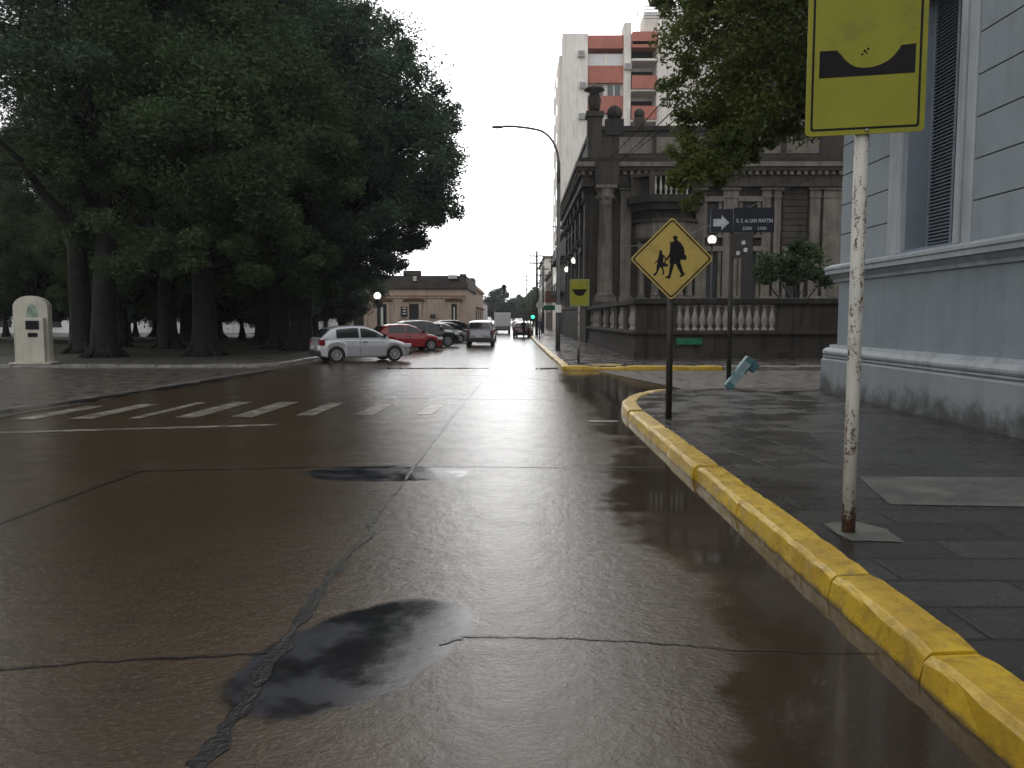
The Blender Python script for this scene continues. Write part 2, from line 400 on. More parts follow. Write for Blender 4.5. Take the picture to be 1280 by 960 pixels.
# left gutter dip between the road and the cross street
struct('gutter_dip_left', jag([(-12.5,13.2,0),(-9.7,14.6,0),(-9.2,17.5,0),(-8.7,22,0),(-8.3,27.5,0)], .35, .5, .009, 8, .05), M['seam'])
struct('gutter_lip_left', jag([(-12.6,14.0,0),(-10.0,15.3,0),(-9.6,18,0),(-9.1,22.5,0),(-8.6,28.0,0)], .12, .16, .009, 8, .03), M['greykerb'])

# --- kerbs
def kerb_run(name, path, mat, w=.25, h=.15, block=1.05, gap=.008, hfun=None, wob=.012):
    """a row of kerbstones laid along a path; w to the left of the direction of travel is the pavement side (negative = right)"""
    P = [Vector((p[0], p[1], 0)) for p in path]
    L = [0]
    for a, b in zip(P, P[1:]): L.append(L[-1] + (b-a).length)
    def at(s):
        s = max(0, min(L[-1]-1e-6, s))
        for i in range(len(P)-1):
            if s <= L[i+1]: return P[i].lerp(P[i+1], (s-L[i])/(L[i+1]-L[i])), (P[i+1]-P[i]).normalized()
    mb = MB(); s = 0.0
    while s < L[-1]-.05:
        bl = block*random.uniform(.65, 1.35); e = min(L[-1], s+bl)
        ns = max(5, int(bl/.16)); dz = random.uniform(-wob, wob); dx = random.uniform(-wob, wob)
        rings = []
        for k in range(ns+1):
            q, d = at(s + gap + (e-s-2*gap)*k/ns); nr = Vector((-d.y, d.x, 0)) * (1 if w > 0 else -1); ww = abs(w)
            hh = (hfun(q) if hfun else h) + dz
            jt = lambda: random.uniform(-.005, .005)
            en = random.uniform(.004, .03) if k in (0, ns) else (random.uniform(0, .012) if random.random() < .12 else 0)
            prof = [(dx, -.05), (dx+jt(), .02), (.018+dx+jt(), hh-.042-en), (.024+dx+jt(), hh-.032-en), (.046+dx, hh-.010-en), (.056+dx, hh-.006-en), (ww*.6, hh-en+jt()*.5), (ww-.015, hh+.003-en), (ww, hh-.01-en), (ww, -.05)]
            rings.append([mb.bm.verts.new(q + nr*a + Vector((0,0,z))) for a, z in prof])
        for a, b in zip(rings, rings[1:]):
            for k in range(len(a)-1): mb.bm.faces.new((a[k], a[k+1], b[k+1], b[k]))
        mb.bm.faces.new(rings[0]); mb.bm.faces.new(rings[-1][::-1]); s = e
    return struct(name, mb, mat)
arc = lambda cx, cy, rx, ry, a0, a1, n=12: [(cx+rx*math.cos(R(a0+(a1-a0)*k/n)), cy+ry*math.sin(R(a0+(a1-a0)*k/n))) for k in range(n+1)]
near_path = [(KX+.0,-4),(KX-.03,4),(KX-.03,9),(KX-.03,13.6)] + arc(KX+2.6, 14.2, 2.62, 4.9, 180, 118, 14)[1:]
near_end = near_path[-1]
kerb_run('kerb_near', near_path, M['kerb'], w=-.285, h=.168, block=1.7, gap=.013, wob=.016)
kerb_run('kerb_near_side_street', [near_end, (near_end[0]+.8, near_end[1]+.32), (near_end[0]+2.2, near_end[1]+.55), (60, near_end[1]+.6)], M['greykerb'], w=-.22, h=.14, hfun=lambda q: .06 if q.x < 6 else .14)
# thin pale gutter lip under the near kerb
# struct('gutter_near', jag([(KX-.075,-2,0),(KX-.075,6,0),(KX-.08,13.4,0),(KX+.12,15.6,0)], .022, .035, .010, 16, .006), M['repair'])
# pavement slabs
inner = [(x+.24, y) for x, y in near_path[:4]] + [(x+.20, y-.14) for x, y in near_path[4:]]
def slab(name, poly, mat, z=.145):
    mb = MB(); mb.prism(poly, -.02, z, Matrix.Identity(4)); return struct(name, mb, mat)
slab('pavement_near', inner + [(near_end[0]+2.2, near_end[1]+.4), (34, near_end[1]+.4), (34,-4)], M['tile'], .142)
far_path = [(60,27.55),(4.4,27.55),(3.6,27.5),(2.9,27.5),(2.3,27.5)] + arc(2.25, 28.15, .65, .65, 270, 180, 8)[1:] + [(1.58,32),(1.5,40),(1.42,55),(1.35,80),(1.3,130),(1.3,400)]
ramp = lambda q: .115 if (2.55 < q.x < 3.5 and q.y < 28) else .15
kerb_run('kerb_far_corner', [p for p in far_path if p[0] < 7.1 and p[1] < 56] if False else [(7.1,27.55)] + far_path[1:-3], M['kerb'], w=-.25, block=1.2, hfun=ramp)
kerb_run('kerb_far_side_street', [(60,27.55),(7.12,27.55)], M['greykerb'], w=-.22, block=1.3)
kerb_run('kerb_far_street', far_path[-4:], M['kerb_old'], w=-.22, block=1.6)
finn = [(60,27.79),(5.6,27.79),(4.4,27.79),(2.4,27.8)] + [(1.95,28.0),(1.85,28.4),(1.82,32),(1.74,40),(1.66,55),(1.58,80),(1.54,130),(1.54,400),(60,400)]
slab('pavement_far', finn, M['tile_far'], .143)
mb = MB(); mb.face([(2.75,27.8,.148),(3.5,27.8,.148),(3.9,28.9,.152),(2.6,28.9,.152)]); struct('ramp_paint', mb, M['kerb_old'])
struct('pavement_patch', sheet([(3.25,6.9),(5.2,6.75),(5.3,8.1),(3.5,8.15)], .147), M['repair'])
struct('pavement_patch_post', blob([(2.42,5.75),(2.78,5.7),(2.85,6.05),(2.7,6.3),(2.42,6.25)], .147, .02), M['repair'])
mb = jag(gp([]) if False else [G(902,560,.147), G(975,588,.147)], .035, .02, .147, 8, .004); struct('pavement_seam', mb, M['repair'])
struct('pavement_seam_far', jag([G(870,535,.147), G(910,553,.147)], .03, .03, .147, 8, .004), M['repair'])
struct('pavement_seam_mid', jag([G(945,545,.147), G(1060,583,.147)], .025, .015, .147, 10, .004), M['repair'])
# slab('kerb_dropped_corner', [G(866,487,0)[:2], G(893,484,0)[:2], G(915,488,0)[:2], G(888,492,0)[:2]], M['repair'], .16)

# --- plaza on the left
kerb_run('kerb_plaza', [(-60,28.75),(-12,28.75),(-9.4,29.0),(-8.8,30),(-8.75,34),(-8.75,90)], M['greykerb'], w=.22, h=.13, block=1.4)
slab('plaza_pavement', [(-60,28.9),(-12,28.9),(-9.5,29.15),(-9.0,30.05),(-8.95,34),(-8.95,90),(-10.5,90),(-10.5,37),(-60,33.6)], M['plaza'], .125)
slab('plaza_ground', [(-60,33.6),(-10.5,37),(-10.5,90),(-90,90),(-90,33.6)], M['grass'], .13)
slab('pavement_left_far', [(-4.6,90.5),(-4.6,400),(-60,400),(-60,90.5)], M['tile_far'], .13)
# ------------------------------------------------------------------ buildings
def stained_wall(name, col, z0, z1, amt=.85):
    """painted render with black mould climbing irregularly from the foot of the wall"""
    m, t, b = newmat(name)
    pos = t.new('ShaderNodeNewGeometry').outputs['Position']
    sx = t.new('ShaderNodeSeparateXYZ'); t.l.new(pos, sx.inputs[0])
    n = t.noise(pos, 1.7, 7, .65); n2 = t.noise(pos, 9, 5, .7)
    c = t.mix(t.rng(n, .35, .65, 0, 1), tuple(x*.9 for x in col), tuple(x*1.06 for x in col))
    st = t.rng(t.noise(t.scale(pos, (1.5, 1.5, .2)), 1.8, 6, .65), .5, .72, 0, .3)
    c = t.mix(st, c, tuple(x*.5 for x in col))
    hgt = t.m('ADD', sx.outputs['Z'], t.m('MULTIPLY', t.m('SUBTRACT', t.m('ADD', t.m('MULTIPLY', n, .75), t.m('MULTIPLY', n2, .25)), .5), 1.5))
    c = t.mix(t.rng(hgt, z0, z1, amt, 0), c, (.035, .035, .028))
    t.l.new(c, b.inputs['Base Color']); b.inputs['Roughness'].default_value = .6
    bn = t.new('ShaderNodeBump'); bn.inputs['Strength'].default_value = .25; bn.inputs['Distance'].default_value = .01
    t.l.new(n2, bn.inputs['Height']); t.l.new(bn.outputs[0], b.inputs['Normal'])
    return m
BLUE = (.215, .255, .28)
M['plinth'] = stained_wall('stained_plinth_render', (.24, .265, .28), .1, .62)
M['bluewall'] = pmat('pale_blue_render', BLUE, .6, .08, .8, .14, 25, streak=.14, dirt=.10, world=True)
M['bluewall2'] = pmat('pale_blue_coursed_render', (.238, .275, .298), .6, .07, .8, .12, 25, streak=.13, dirt=.10, world=True)
M['jointgroove'] = pmat('wall_joint_groove', (.11, .12, .13), .8)
M['trim'] = pmat('pale_trim', (.33, .36, .385), .55, .08, 1.2, .1, 30, streak=.35, world=True)
M['shutter'] = pmat('grey_blue_shutter', (.16, .19, .22), .5, .15, 3, world=True)
M['slate'] = pmat('slate_blue_reveal', (.17, .20, .24), .55, .08, 2, world=True)
M['dark'] = pmat('dark_void', (.012, .012, .013), .7)
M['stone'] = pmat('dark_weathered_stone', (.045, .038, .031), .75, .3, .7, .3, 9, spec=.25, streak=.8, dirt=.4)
M['stone_lit'] = pmat('lit_grey_stone', (.145, .127, .107), .75, .22, .9, .25, 9, spec=.3, streak=.6, dirt=.25)  # paler stone copy, light painted into front pilasters, columns and trim; also grey walls
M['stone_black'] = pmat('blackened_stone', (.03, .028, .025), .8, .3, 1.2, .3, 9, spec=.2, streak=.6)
M['baluster'] = pmat('pale_baluster_stone', (.36, .34, .30), .7, .25, 3, streak=.5)
M['tower'] = pmat('tower_cream_render', (.80, .75, .69), .75, .06, .25, streak=.3)
M['tower_red'] = pmat('tower_red_brick', (.42, .155, .115), .8, .12, .6, streak=.2)
M['blind'] = pmat('white_roller_blind', (.66, .67, .67), .5, .05)
M['pane'] = glassmat('window_glass', (.05, .06, .065), .08)
M['tan'] = pmat('tan_old_render', (.50, .38, .30), .8, .12, .35, streak=.4, dirt=.12)
M['tan_dark'] = pmat('brown_cornice', (.06, .05, .043), .8, .25, .8)
M['tan_trim'] = pmat('pale_brown_trim', (.46, .36, .28), .8, .15, .8)
M['brickred'] = pmat('red_brown_brick', (.20, .085, .06), .8, .2, 2)
M['white_wall'] = pmat('whitewash', (.6, .61, .6), .7, .1, .4, streak=.35)
M['roofdark'] = pmat('dark_roof', (.06, .055, .05), .8)
M['iron'] = pmat('black_iron', (.015, .015, .016), .45)
M['metal'] = pmat('grey_galvanised', (.22, .22, .22), .45, .2, 5, metal=.4)
M['green_plate'] = pmat('green_plaque', (.012, .14, .06), .4)
M['white'] = pmat('white_paint', (.62, .62, .6), .5, .08)

def extrude_profile(mb, prof, y0, y1, x, sgn=-1):
    """moulding along Y on a wall at x: prof = [(proud, z)...] bottom to top"""
    a = [mb.bm.verts.new((x + sgn*p, y0, z)) for p, z in prof]; b = [mb.bm.verts.new((x + sgn*p, y1, z)) for p, z in prof]
    for k in range(len(prof)-1): mb.bm.faces.new((a[k], a[k+1], b[k+1], b[k]))
    mb.bm.faces.new(a); mb.bm.faces.new(b[::-1])
# ---- pale blue building, near right
nb = thing('corner_building', 'pale blue-grey rendered building with mouldy plinth, stepped ledge and tall shuttered window on the right', 'building', (7.05, 8, .14))
WX, YE, YS, ZT = 7.05, 17.7, -5.0, 11.5
part = lambda mb, n, m, p=nb: mb.build(n, m, p, world=True)
mb = MB(); mb.box(WX, 22, YS, YE, .1, 2.9); part(mb, 'lower_wall', M['bluewall'])
mb = MB(); extrude_profile(mb, [(-.1,.1),(.25,.1),(.25,.86),(.20,.90),(-.1,.90)], YS, YE+.25, WX); mb.box(WX+.1, 22, YE-.02, YE+.25, .1, .88)
part(mb, 'plinth', M['plinth'])
mb = MB()
prof = [(-.05,.905),(.21,.905),(.235,.93),(.235,.955)] + [(.17+.075*math.cos(R(a)), 1.03+.075*math.sin(R(a))) for a in (-75,-45,-15,15,45,75)] + [(.17,1.12),(.10,1.125),(.085,1.19),(-.05,1.19)]
extrude_profile(mb, prof, YS, YE+.2, WX); part(mb, 'base_moulding', M['trim'])
mb = MB()
prof = [(-.05,2.56),(.05,2.56),(.06,2.62),(.13,2.68),(.15,2.72),(.23,2.72),(.23,2.80),(.26,2.82),(.26,2.87),(.10,2.935),(-.05,2.935)]
extrude_profile(mb, prof, YS, YE+.22, WX); part(mb, 'ledge', M['trim'])
WY0, WY1, WZ0, WZ1 = 13.05, 14.85, 3.0, 7.4
mb = MB()
for (y0, y1, z0, z1) in ((YS, WY0-.01, 2.9, ZT), (WY1+.01, YE-.01, 2.9, ZT), (WY0-.01, WY1+.01, WZ1, ZT), (WY0-.01, WY1+.01, 2.88, WZ0)):
    mb.box(WX+.03, WX+.6, y0, y1, z0, z1)
mb.box(WX+.6, 22, YE-.4, YE-.01, 2.9, ZT); part(mb, 'backing_wall', M['jointgroove'])
mb = MB(); z = 2.94; k = 0
while z < ZT:
    z2 = min(ZT, z+.63)
    for (y0, y1) in ((YS, WY0-.42), (WY1+.62, YE)):
        if y1 > y0: mb.bbox(WX, WX+.2, y0, y1, z+.010, z2-.010, .008)
    mb.bbox(WX+.2, 14, YE-.3, YE, z+.01, z2-.01, .008)
    z = z2; k += 1
part(mb, 'coursed_wall', M['bluewall2'])
w1 = part(MB().box(WX+.47, WX+.52, WY0, WY1, WZ0, WZ1), 'window', M['slate'])
mb = MB()
for (y0, y1) in ((WY0-.41, WY0-.16), (WY1+.16, WY1+.6)): mb.bbox(WX-.03, WX+.25, y0, y1, 2.94, WZ1+.4, .02)
for (y0, y1) in ((WY0-.155, WY0), (WY1, WY1+.155)): mb.bbox(WX-.075, WX+.25, y0, y1, 2.94, WZ1+.2, .02)
part(mb, 'window_surround', M['trim'], w1)
mb = MB(); mb.box(WX+.03, WX+.47, WY1-.012, WY1-.003, WZ0, WZ1); mb.box(WX+.03, WX+.47, WY0+.003, WY0+.012, WZ0, WZ1); mb.box(WX+.0, WX+.47, WY0, WY1, WZ0-.07, WZ0-.003); part(mb, 'reveal', M['slate'], w1)
sh = MB()
for (a, b_) in ((WY0+.02, WY0+.88), (WY0+.92, WY1-.02)):
    sh.box(WX+.40, WX+.45, a, a+.07, WZ0, WZ1); sh.box(WX+.40, WX+.45, b_-.07, b_, WZ0, WZ1)
    zz = WZ0+.05
    while zz < WZ1-.05:
        sh.box(a+.071, 0, 0, 0, 0, 0) if False else None
        Mx = TR(WX+.425, (a+b_)/2, zz, 0, 0, R(-35)); sh.box(-.032, .032, -(b_-a)/2+.071, (b_-a)/2-.071, -.005, .005, Mx); zz += .062
part(sh, 'louvred_shutter', M['shutter'], w1)
mb = MB(); mb.box(WX-.5, 22, YS, YE+.5, ZT, ZT+.5); part(mb, 'cornice', M['trim'])
part(MB().box(WX+.62, 21.9, YS, YE-.42, 2.95, ZT-.02), 'core', M['dark'])

# ---- ornate dark stone palace across the side street
OX, OY = 4.95, 55.0
ob = thing('ornate_stone_building', 'dark weathered neoclassical stone building with giant corner column, cornice, balcony and finials', 'building', (OX, OY, .15))
po = lambda mb, n, m, p=ob: mb.build(n, m, p, world=True)
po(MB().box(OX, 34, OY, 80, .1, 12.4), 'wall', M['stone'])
mb = MB(); mb.box(OX-.22, 34, OY-.22, 80, .1, 2.6); mb.box(OX-.3, 34, OY-.3, 80, 2.6, 2.9); po(mb, 'base', M['stone'])
def band(z0, z1, pr, m, n='cornice', parent=ob):
    mb = MB(); mb.box(OX-pr, 34, OY-pr, 80, z0, z1); return po(mb, n, m, parent)
band(10.55, 10.8, .62, M['stone'], 'architrave'); fr = band(10.803, 11.55, .5, M['stone'], 'frieze')
mb = MB(); x = OX-.6
while x < 26:
    mb.box(x, x+.22, OY-.78, OY-.51, 11.3, 11.548); x += .46
y = OY-.6
while y < 80: mb.box(OX-.78, OX-.51, y, y+.22, 11.3, 11.548); y += .46
po(mb, 'dentils', M['stone_lit'], fr)
co = band(11.55, 11.8, .85, M['stone'], 'cornice'); band(11.803, 12.1, 1.0, M['stone_lit'], 'crown_moulding', co); band(12.103, 12.4, .82, M['stone_black'], 'roof_blocking', co)
pa = po(MB().box(OX+.1, 34, OY+.05, OY+.55, 12.4, 14.3).box(OX+.1, OX+.6, OY+.56, 80, 12.4, 14.3), 'parapet', M['stone'])
mb = MB().box(OX+.0, 34, OY-.08, OY+.65, 14.3, 14.62); mb.box(OX, OX+.7, OY+.66, 80, 14.3, 14.62); po(mb, 'coping', M['stone_black'], pa)
for a in (6.9, 9.4, 11.9, 15.5, 18.1): po(MB().bbox(a, a+2.2, OY-.02, OY+.3, 12.8, 13.9, .04), 'parapet_panel', M['stone_lit'], pa)
# finials on the parapet
def finial(x, w_, z0, zt, hat, y=OY+.3):
    f = MB().bbox(x-w_/2, x+w_/2, y-w_/2, y+w_/2, z0, z0+(zt-z0)*.55, .04); f.bbox(x-w_*.62, x+w_*.62, y-w_*.62, y+w_*.62, z0+(zt-z0)*.55, z0+(zt-z0)*.62, .03)
    b0 = z0+(zt-z0)*.62; h = zt-b0
    f.lathe([(w_*.3, b0), (w_*.42, b0+h*.2), (w_*.48, b0+h*.45), (w_*.3, b0+h*.68), (w_*hat, b0+h*.76), (w_*hat*.8, b0+h*.84), (w_*.2, b0+h*.92), (.04, zt)], (x, y, 0), 14)
    return f
po(finial(5.25, .95, 12.4, 17.5, .75), 'corner_finial', M['stone'])
po(MB().bbox(5.95, 7.2, OY-.1, OY+.5, 14.0, 15.1, .06).sphere((6.6, OY+.2, 15.5), .52), 'ball_finial', M['stone_black'])
po(MB().bbox(7.9, 8.6, OY-.1, OY+.6, 14.5, 15.2, .06).sphere((8.25, OY+.2, 15.45), .36), 'ball_finial', M['stone'])
po(finial(13.5, .8, 14.3, 16.6, .5), 'urn_finial', M['stone'])
# columns and pilasters
def column(x, y, r, z0, z1, sq=True):
    h = z1-z0; c = MB()
    c.bbox(x-r*1.4, x+r*1.4, y-r*1.4, y+r*1.4, z0, z0+.35, .03)
    prof = [(r*1.3, z0+.35), (r*1.35, z0+.45), (r*1.1, z0+.55), (r*1.0, z0+.7), (r*1.0, z0+h*.4), (r*.86, z1-1.25), (r*.95, z1-1.2), (r*.86, z1-1.12), (r*.95, z1-.9), (r*1.15, z1-.55), (r*1.0, z1-.5), (r*1.35, z1-.25), (r*1.3, z1-.2)]
    c.lathe(prof, (x, y, 0), 20)
    for k in range(8):
        a = k*math.pi/4; c.sphere((x+r*1.08*math.cos(a), y+r*1.08*math.sin(a), z1-.72), r*.24, 8, (1,1,1.5))
    c.bbox(x-r*1.4, x+r*1.4, y-r*1.4, y+r*1.4, z1-.2, z1, .03); return c
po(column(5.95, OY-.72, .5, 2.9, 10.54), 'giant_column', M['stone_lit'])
po(MB().bbox(5.1, 6.9, OY-1.45, OY-.2, .1, 2.9, .05), 'column_pedestal', M['stone'])
po(MB().box(5.2, 6.75, OY-1.3, OY-.64, 10.56, 12.05), 'column_entablature', M['stone'])
def pilaster(x0, x1, pr=.28, z0=2.9, z1=10.54):
    p = MB().bbox(x0, x1, OY-pr, OY+.05, z0+.4, z1-.7, .03); p.bbox(x0-.1, x1+.1, OY-pr-.1, OY+.05, z0, z0+.4, .03)
    p.bbox(x0-.06, x1+.06, OY-pr-.06, OY+.05, z1-.7, z1-.55, .03); p.bbox(x0-.02, x1+.02, OY-pr-.02, OY+.05, z1-.55, z1-.2, .02); p.bbox(x0-.16, x1+.16, OY-pr-.16, OY+.05, z1-.2, z1, .03); return p
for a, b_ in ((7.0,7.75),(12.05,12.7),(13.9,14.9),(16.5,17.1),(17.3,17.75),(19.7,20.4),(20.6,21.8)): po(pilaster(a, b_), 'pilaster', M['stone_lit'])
# openings on the front
def opening(x0, x1, z0, z1, y=OY, pr=.2):
    wnd = po(MB().box(x0, x1, y-.03, y-.004, z0, z1), 'window', M['dark'])
    f = MB(); f.bbox(x0-.22, x0, y-pr, y+.02, z0, z1, .02); f.bbox(x1, x1+.22, y-pr, y+.02, z0, z1, .02); f.bbox(x0-.3, x1+.3, y-pr-.12, y+.02, z1, z1+.35, .03); f.bbox(x0-.3, x1+.3, y-pr-.1, y+.02, z0-.2, z0, .03)
    po(f, 'window_surround', M['stone_lit'], wnd); return wnd
for a, b_ in ((12.85,13.6),(15.2,16.2)): opening(a, b_, 2.9, 6.3)
for a, b_ in ((18.2,19.2),(22.6,23.8)): opening(a, b_, 3.2, 6.3)
for a, b_ in ((15.2,16.2),(12.85,13.6)): opening(a, b_, 7.4, 9.6)
mb = MB()
for k in range(9): mb.bbox(17.95, 19.55, OY-.1, OY+.02, 6.8+k*.42, 6.8+k*.42+.38, .02)
po(mb, 'rusticated_panel', M['stone']); mb = MB()
for k in range(18): mb.bbox(22.0, 25.5, OY-.1, OY+.02, 2.9+k*.42, 2.9+k*.42+.39, .02)
po(mb, 'rusticated_panel', M['stone'])
# polygonal porch with balcony above
def poly_slab(mb, x0, x1, dep, ch, z0, z1, y=OY):
    mb.prism([(x0, y-.01), (x0, y-dep+ch), (x0+ch, y-dep), (x1-ch, y-dep), (x1, y-dep+ch), (x1, y-.01)], z0, z1, Matrix.Identity(4)); return mb
porch = po(poly_slab(MB(), 8.0, 11.9, 2.0, .9, 7.1, 8.1), 'porch', M['stone_lit'])
po(poly_slab(poly_slab(MB(), 7.85, 12.05, 2.15, .95, 8.1, 8.3), 7.95, 11.95, 2.05, .9, 6.9, 7.099), 'porch_moulding', M['stone'], porch)
po(poly_slab(MB(), 8.1, 11.8, 1.4, .6, .1, 2.9), 'porch_base', M['stone'], porch)
for x, y in ((8.35, OY-.8), (9.15, OY-1.6), (10.75, OY-1.6), (11.55, OY-.8)): po(column(x, y, .23, 2.9, 6.899), 'porch_column', M['stone_lit'], porch)
po(MB().box(8.9, 11.0, OY-.03, OY-.004, 2.9, 6.5), 'doorway', M['dark'], porch)
bal = po(poly_slab(MB(), 7.4, 12.4, 2.5, 1.2, 9.3, 9.75), 'balcony', M['stone_black'])
mb = poly_slab(MB(), 7.7, 12.1, 2.2, 1.1, 8.85, 9.3); poly_slab(mb, 8.2, 11.7, 1.8, .9, 8.302, 8.85); po(mb, 'balcony_corbel', M['stone_black'], bal)
mb = MB(); poly_slab(mb, 7.5, 12.3, 2.4, 1.15, 10.95, 11.2)
mb.bbox(7.55, 8.9, OY-1.4, OY-1.15, 9.75, 10.95, .03); po(mb, 'balcony_rail', M['stone'], bal)
for k in range(7):
    x = 9.0+k*.34; b2 = po(MB().lathe([(.08,9.76),(.08,9.85),(.05,9.95),(.11,10.2),(.06,10.6),(.05,10.75),(.08,10.85),(.08,10.95)], (x, OY-2.2, 0), 10), 'balcony_baluster', M['baluster'], bal)
for a in (8.55, 11.35): po(MB().bbox(a, a+.35, OY-2.4, OY-2.05, 9.75, 10.95, .03), 'balcony_pier', M['stone'], bal)
# left flank: pilasters, windows, carved keystones
for y in (55.3, 59.5, 63.7, 67.9, 72.1, 76.3):
    p = MB().bbox(OX-.3, OX+.05, y, y+.9, 2.9, 9.9, .03); p.bbox(OX-.42, OX+.05, y-.1, y+1.0, 9.9, 10.54, .05)
    for k in range(4): p.sphere((OX-.34, y+.12+.22*k, 9.7), .16, 8)
    po(p, 'pilaster', M['stone'])
for y in (57.2, 61.4, 65.6, 69.8, 74):
    wn = po(MB().box(OX-.03, OX-.004, y, y+1.2, 3.1, 6.4), 'window', M['dark'])
    f = MB().bbox(OX-.25, OX+.02, y-.25, y, 3.1, 6.4, .02); f.bbox(OX-.25, OX+.02, y+1.2, y+1.45, 3.1, 6.4, .02); f.bbox(OX-.45, OX+.02, y-.35, y+1.55, 6.4, 6.8, .04)
    f.sphere((OX-.35, y+.6, 7.15), .32, 10); f.sphere((OX-.3, y+.2, 7.0), .2, 8); f.sphere((OX-.3, y+1.0, 7.0), .2, 8)
    po(f, 'carved_surround', M['stone'], wn)

# ---- balustraded garden wall in front of it
gw = thing('balustrade_wall', 'low dark stone garden wall with pale balusters along the side street corner', 'wall', (4.9, 33, .145))
pg = lambda mb, n, m, p=gw: mb.build(n, m, p, world=True)
gx, gy = 4.9, 33.0
mb = MB().box(gx, 34, gy, gy+.5, .1, 1.12); mb.box(gx, gx+.5, gy+.501, OY-.3, .1, 1.12); mb.box(gx-.08, 34, gy-.08, gy+.5, .1, .42); mb.box(gx-.08, gx+.4, gy+.501, OY-.3, .1, .42); pg(mb, 'base_wall', M['stone'])
mb = MB().bbox(gx-.14, 34, gy-.14, gy+.6, 1.12, 1.28, .03); mb.bbox(gx-.14, gx+.6, gy+.61, OY-.3, 1.12, 1.28, .03); pg(mb, 'string_course', M['stone'])
mb = MB().bbox(gx-.1, 34, gy-.1, gy+.55, 2.36, 2.6, .04); mb.bbox(gx-.1, gx+.55, gy+.56, OY-.3, 2.36, 2.6, .04); pg(mb, 'top_rail', M['stone_black'])
mb = MB()
bx0, bx1 = 6.5, 10.75
mb.box(gx+.04, bx0, gy+.04, gy+.42, 1.28, 2.36); mb.box(bx1, 34, gy+.04, gy+.42, 1.28, 2.36)
ys = [33.6, 36.0, 37.2, 39.6, 40.8, 43.2, 44.4, 46.8, 48.0, OY-.4]
for k in range(0, len(ys), 2):
    a = ys[k-1] if k else 33.45
    mb.box(gx+.04, gx+.42, a if k else 33.43, ys[k], 1.28, 2.36)
pg(mb, 'pier', M['stone'])
bpro = None
def baluster(x, y):
    global bpro
    if bpro is None:
        bpro = MB().lathe([(.12,0),(.12,.08),(.07,.1),(.06,.16),(.13,.34),(.14,.44),(.08,.72),(.055,.84),(.075,.9),(.06,.94),(.12,.98),(.12,1.076)], n=12).build('baluster', M['baluster'], gw); c = bpro
    else:
        c = bpro.copy(); COL.objects.link(c)
    c.location = (x-gx, y-gy, 1.282-.145)
n = 13
for k in range(n): baluster(bx0+.22+(bx1-bx0-.44)*k/(n-1), gy+.23)
for k in range(0, len(ys)-1, 2):
    a, b_ = ys[k], ys[k+1]
    if k+1 >= len(ys)-1: pass
    nn = 6
    for q in range(nn): baluster(gx+.23, a+.2+(b_-a-.4)*q/(nn-1))
mb = MB().box(6.55, 7.6, gy-.12, gy-.085, .72, .98); pg(mb, 'green_plaque', M['green_plate'])

# ---- apartment tower behind
TY = 98.0
tb = thing('apartment_tower', 'tall cream apartment tower with red brick bands and white blinds behind the stone building', 'building', (8, TY, 0))
pt = lambda mb, n, m, p=tb: mb.build(n, m, p, world=True)
mb = MB().bbox(5.5, 8.5, TY, TY+2, 0, 35.4, .06); mb.box(5.2, 8.4, TY+2.01, TY+17, 0, 33.5); pt(mb, 'side_slab', M['tower'])
for k in range(9):
    for q in (6, 11): pt(MB().box(5.17, 5.199, TY+q, TY+q+1.2, 3+3.5*k, 4.3+3.5*k), 'flank_window', M['pane'])
pt(MB().box(8.5, 17, TY+2.2, TY+16, 0, 35.0), 'core_wall', M['tower'])
pt(MB().bbox(12.75, 13.6, TY-.1, TY+2.5, 0, 36.6, .04), 'pier', M['tower'])
pt(MB().bbox(16.6, 25.5, TY-.5, TY+15, 0, 36.8, .06).bbox(17.2, 21.8, TY+1, TY+9, 36.8, 39.0, .05).bbox(23, 30, TY+6, TY+18, 0, 33, .05), 'plain_slab', M['tower'])
pt(MB().bbox(15.2, 17.1, TY+.5, TY+4, 35.4, 38.0, .05), 'stair_head', M['tower'])
mb = MB()
for k in range(5): mb.box(15.0, 19.5, TY-.35, TY-.3, 36.9+k*.35, 37.0+k*.35)
pt(mb, 'roof_railing', M['metal'])
ztop = 35.3
for k in range(9):
    z = ztop-1.5-3.5*k
    pt(MB().box(8.52, 12.74, TY+.35, TY+2.19, z-.5 if k else z, z+1.5), 'brick_band', M['tower_red'])
    wn = pt(MB().box(8.52, 12.74, TY+.9, TY+2.18, z-2.0, z-.5), 'window', M['tower'])
    mb = MB()
    for x0 in (8.75, 10.85): mb.box(x0, x0+1.75, TY+.86, TY+.898, z-1.85, z-.62)
    pt(mb, 'roller_blind' if k % 3 == 0 else 'pane', M['blind'] if k % 3 == 0 else M['pane'], wn)
    if k % 3: 
        f = MB()
        for x0 in (8.75, 9.6, 10.85, 11.7): f.box(x0, x0+.08, TY+.82, TY+.858, z-1.85, z-.62); f.box(x0+.77, x0+.85, TY+.82, TY+.858, z-1.85, z-.62)
        f.box(8.75, 9.4, TY+.83, TY+.857, z-1.1, z-.62); pt(f, 'window_frame', M['white'], wn)
    bl = pt(MB().box(13.62, 16.58, TY-.9, TY-.7, z-.3-(1.2 if k else 0), z+.4-(.4 if k else 0)), 'balcony', M['tower_red'])
    pt(MB().box(13.62, 16.58, TY-.69, TY+2.19, z-1.75, z-1.5), 'balcony_slab', M['tower'], bl)
    pt(MB().box(13.7, 16.5, TY+2.1, TY+2.19, z-1.5, z+1.3), 'balcony_opening', M['dark'], bl)
pt(MB().box(13.62, 16.58, TY-.9, TY+2.2, ztop-1.45, ztop+.0), 'top_band', M['tower_red'])
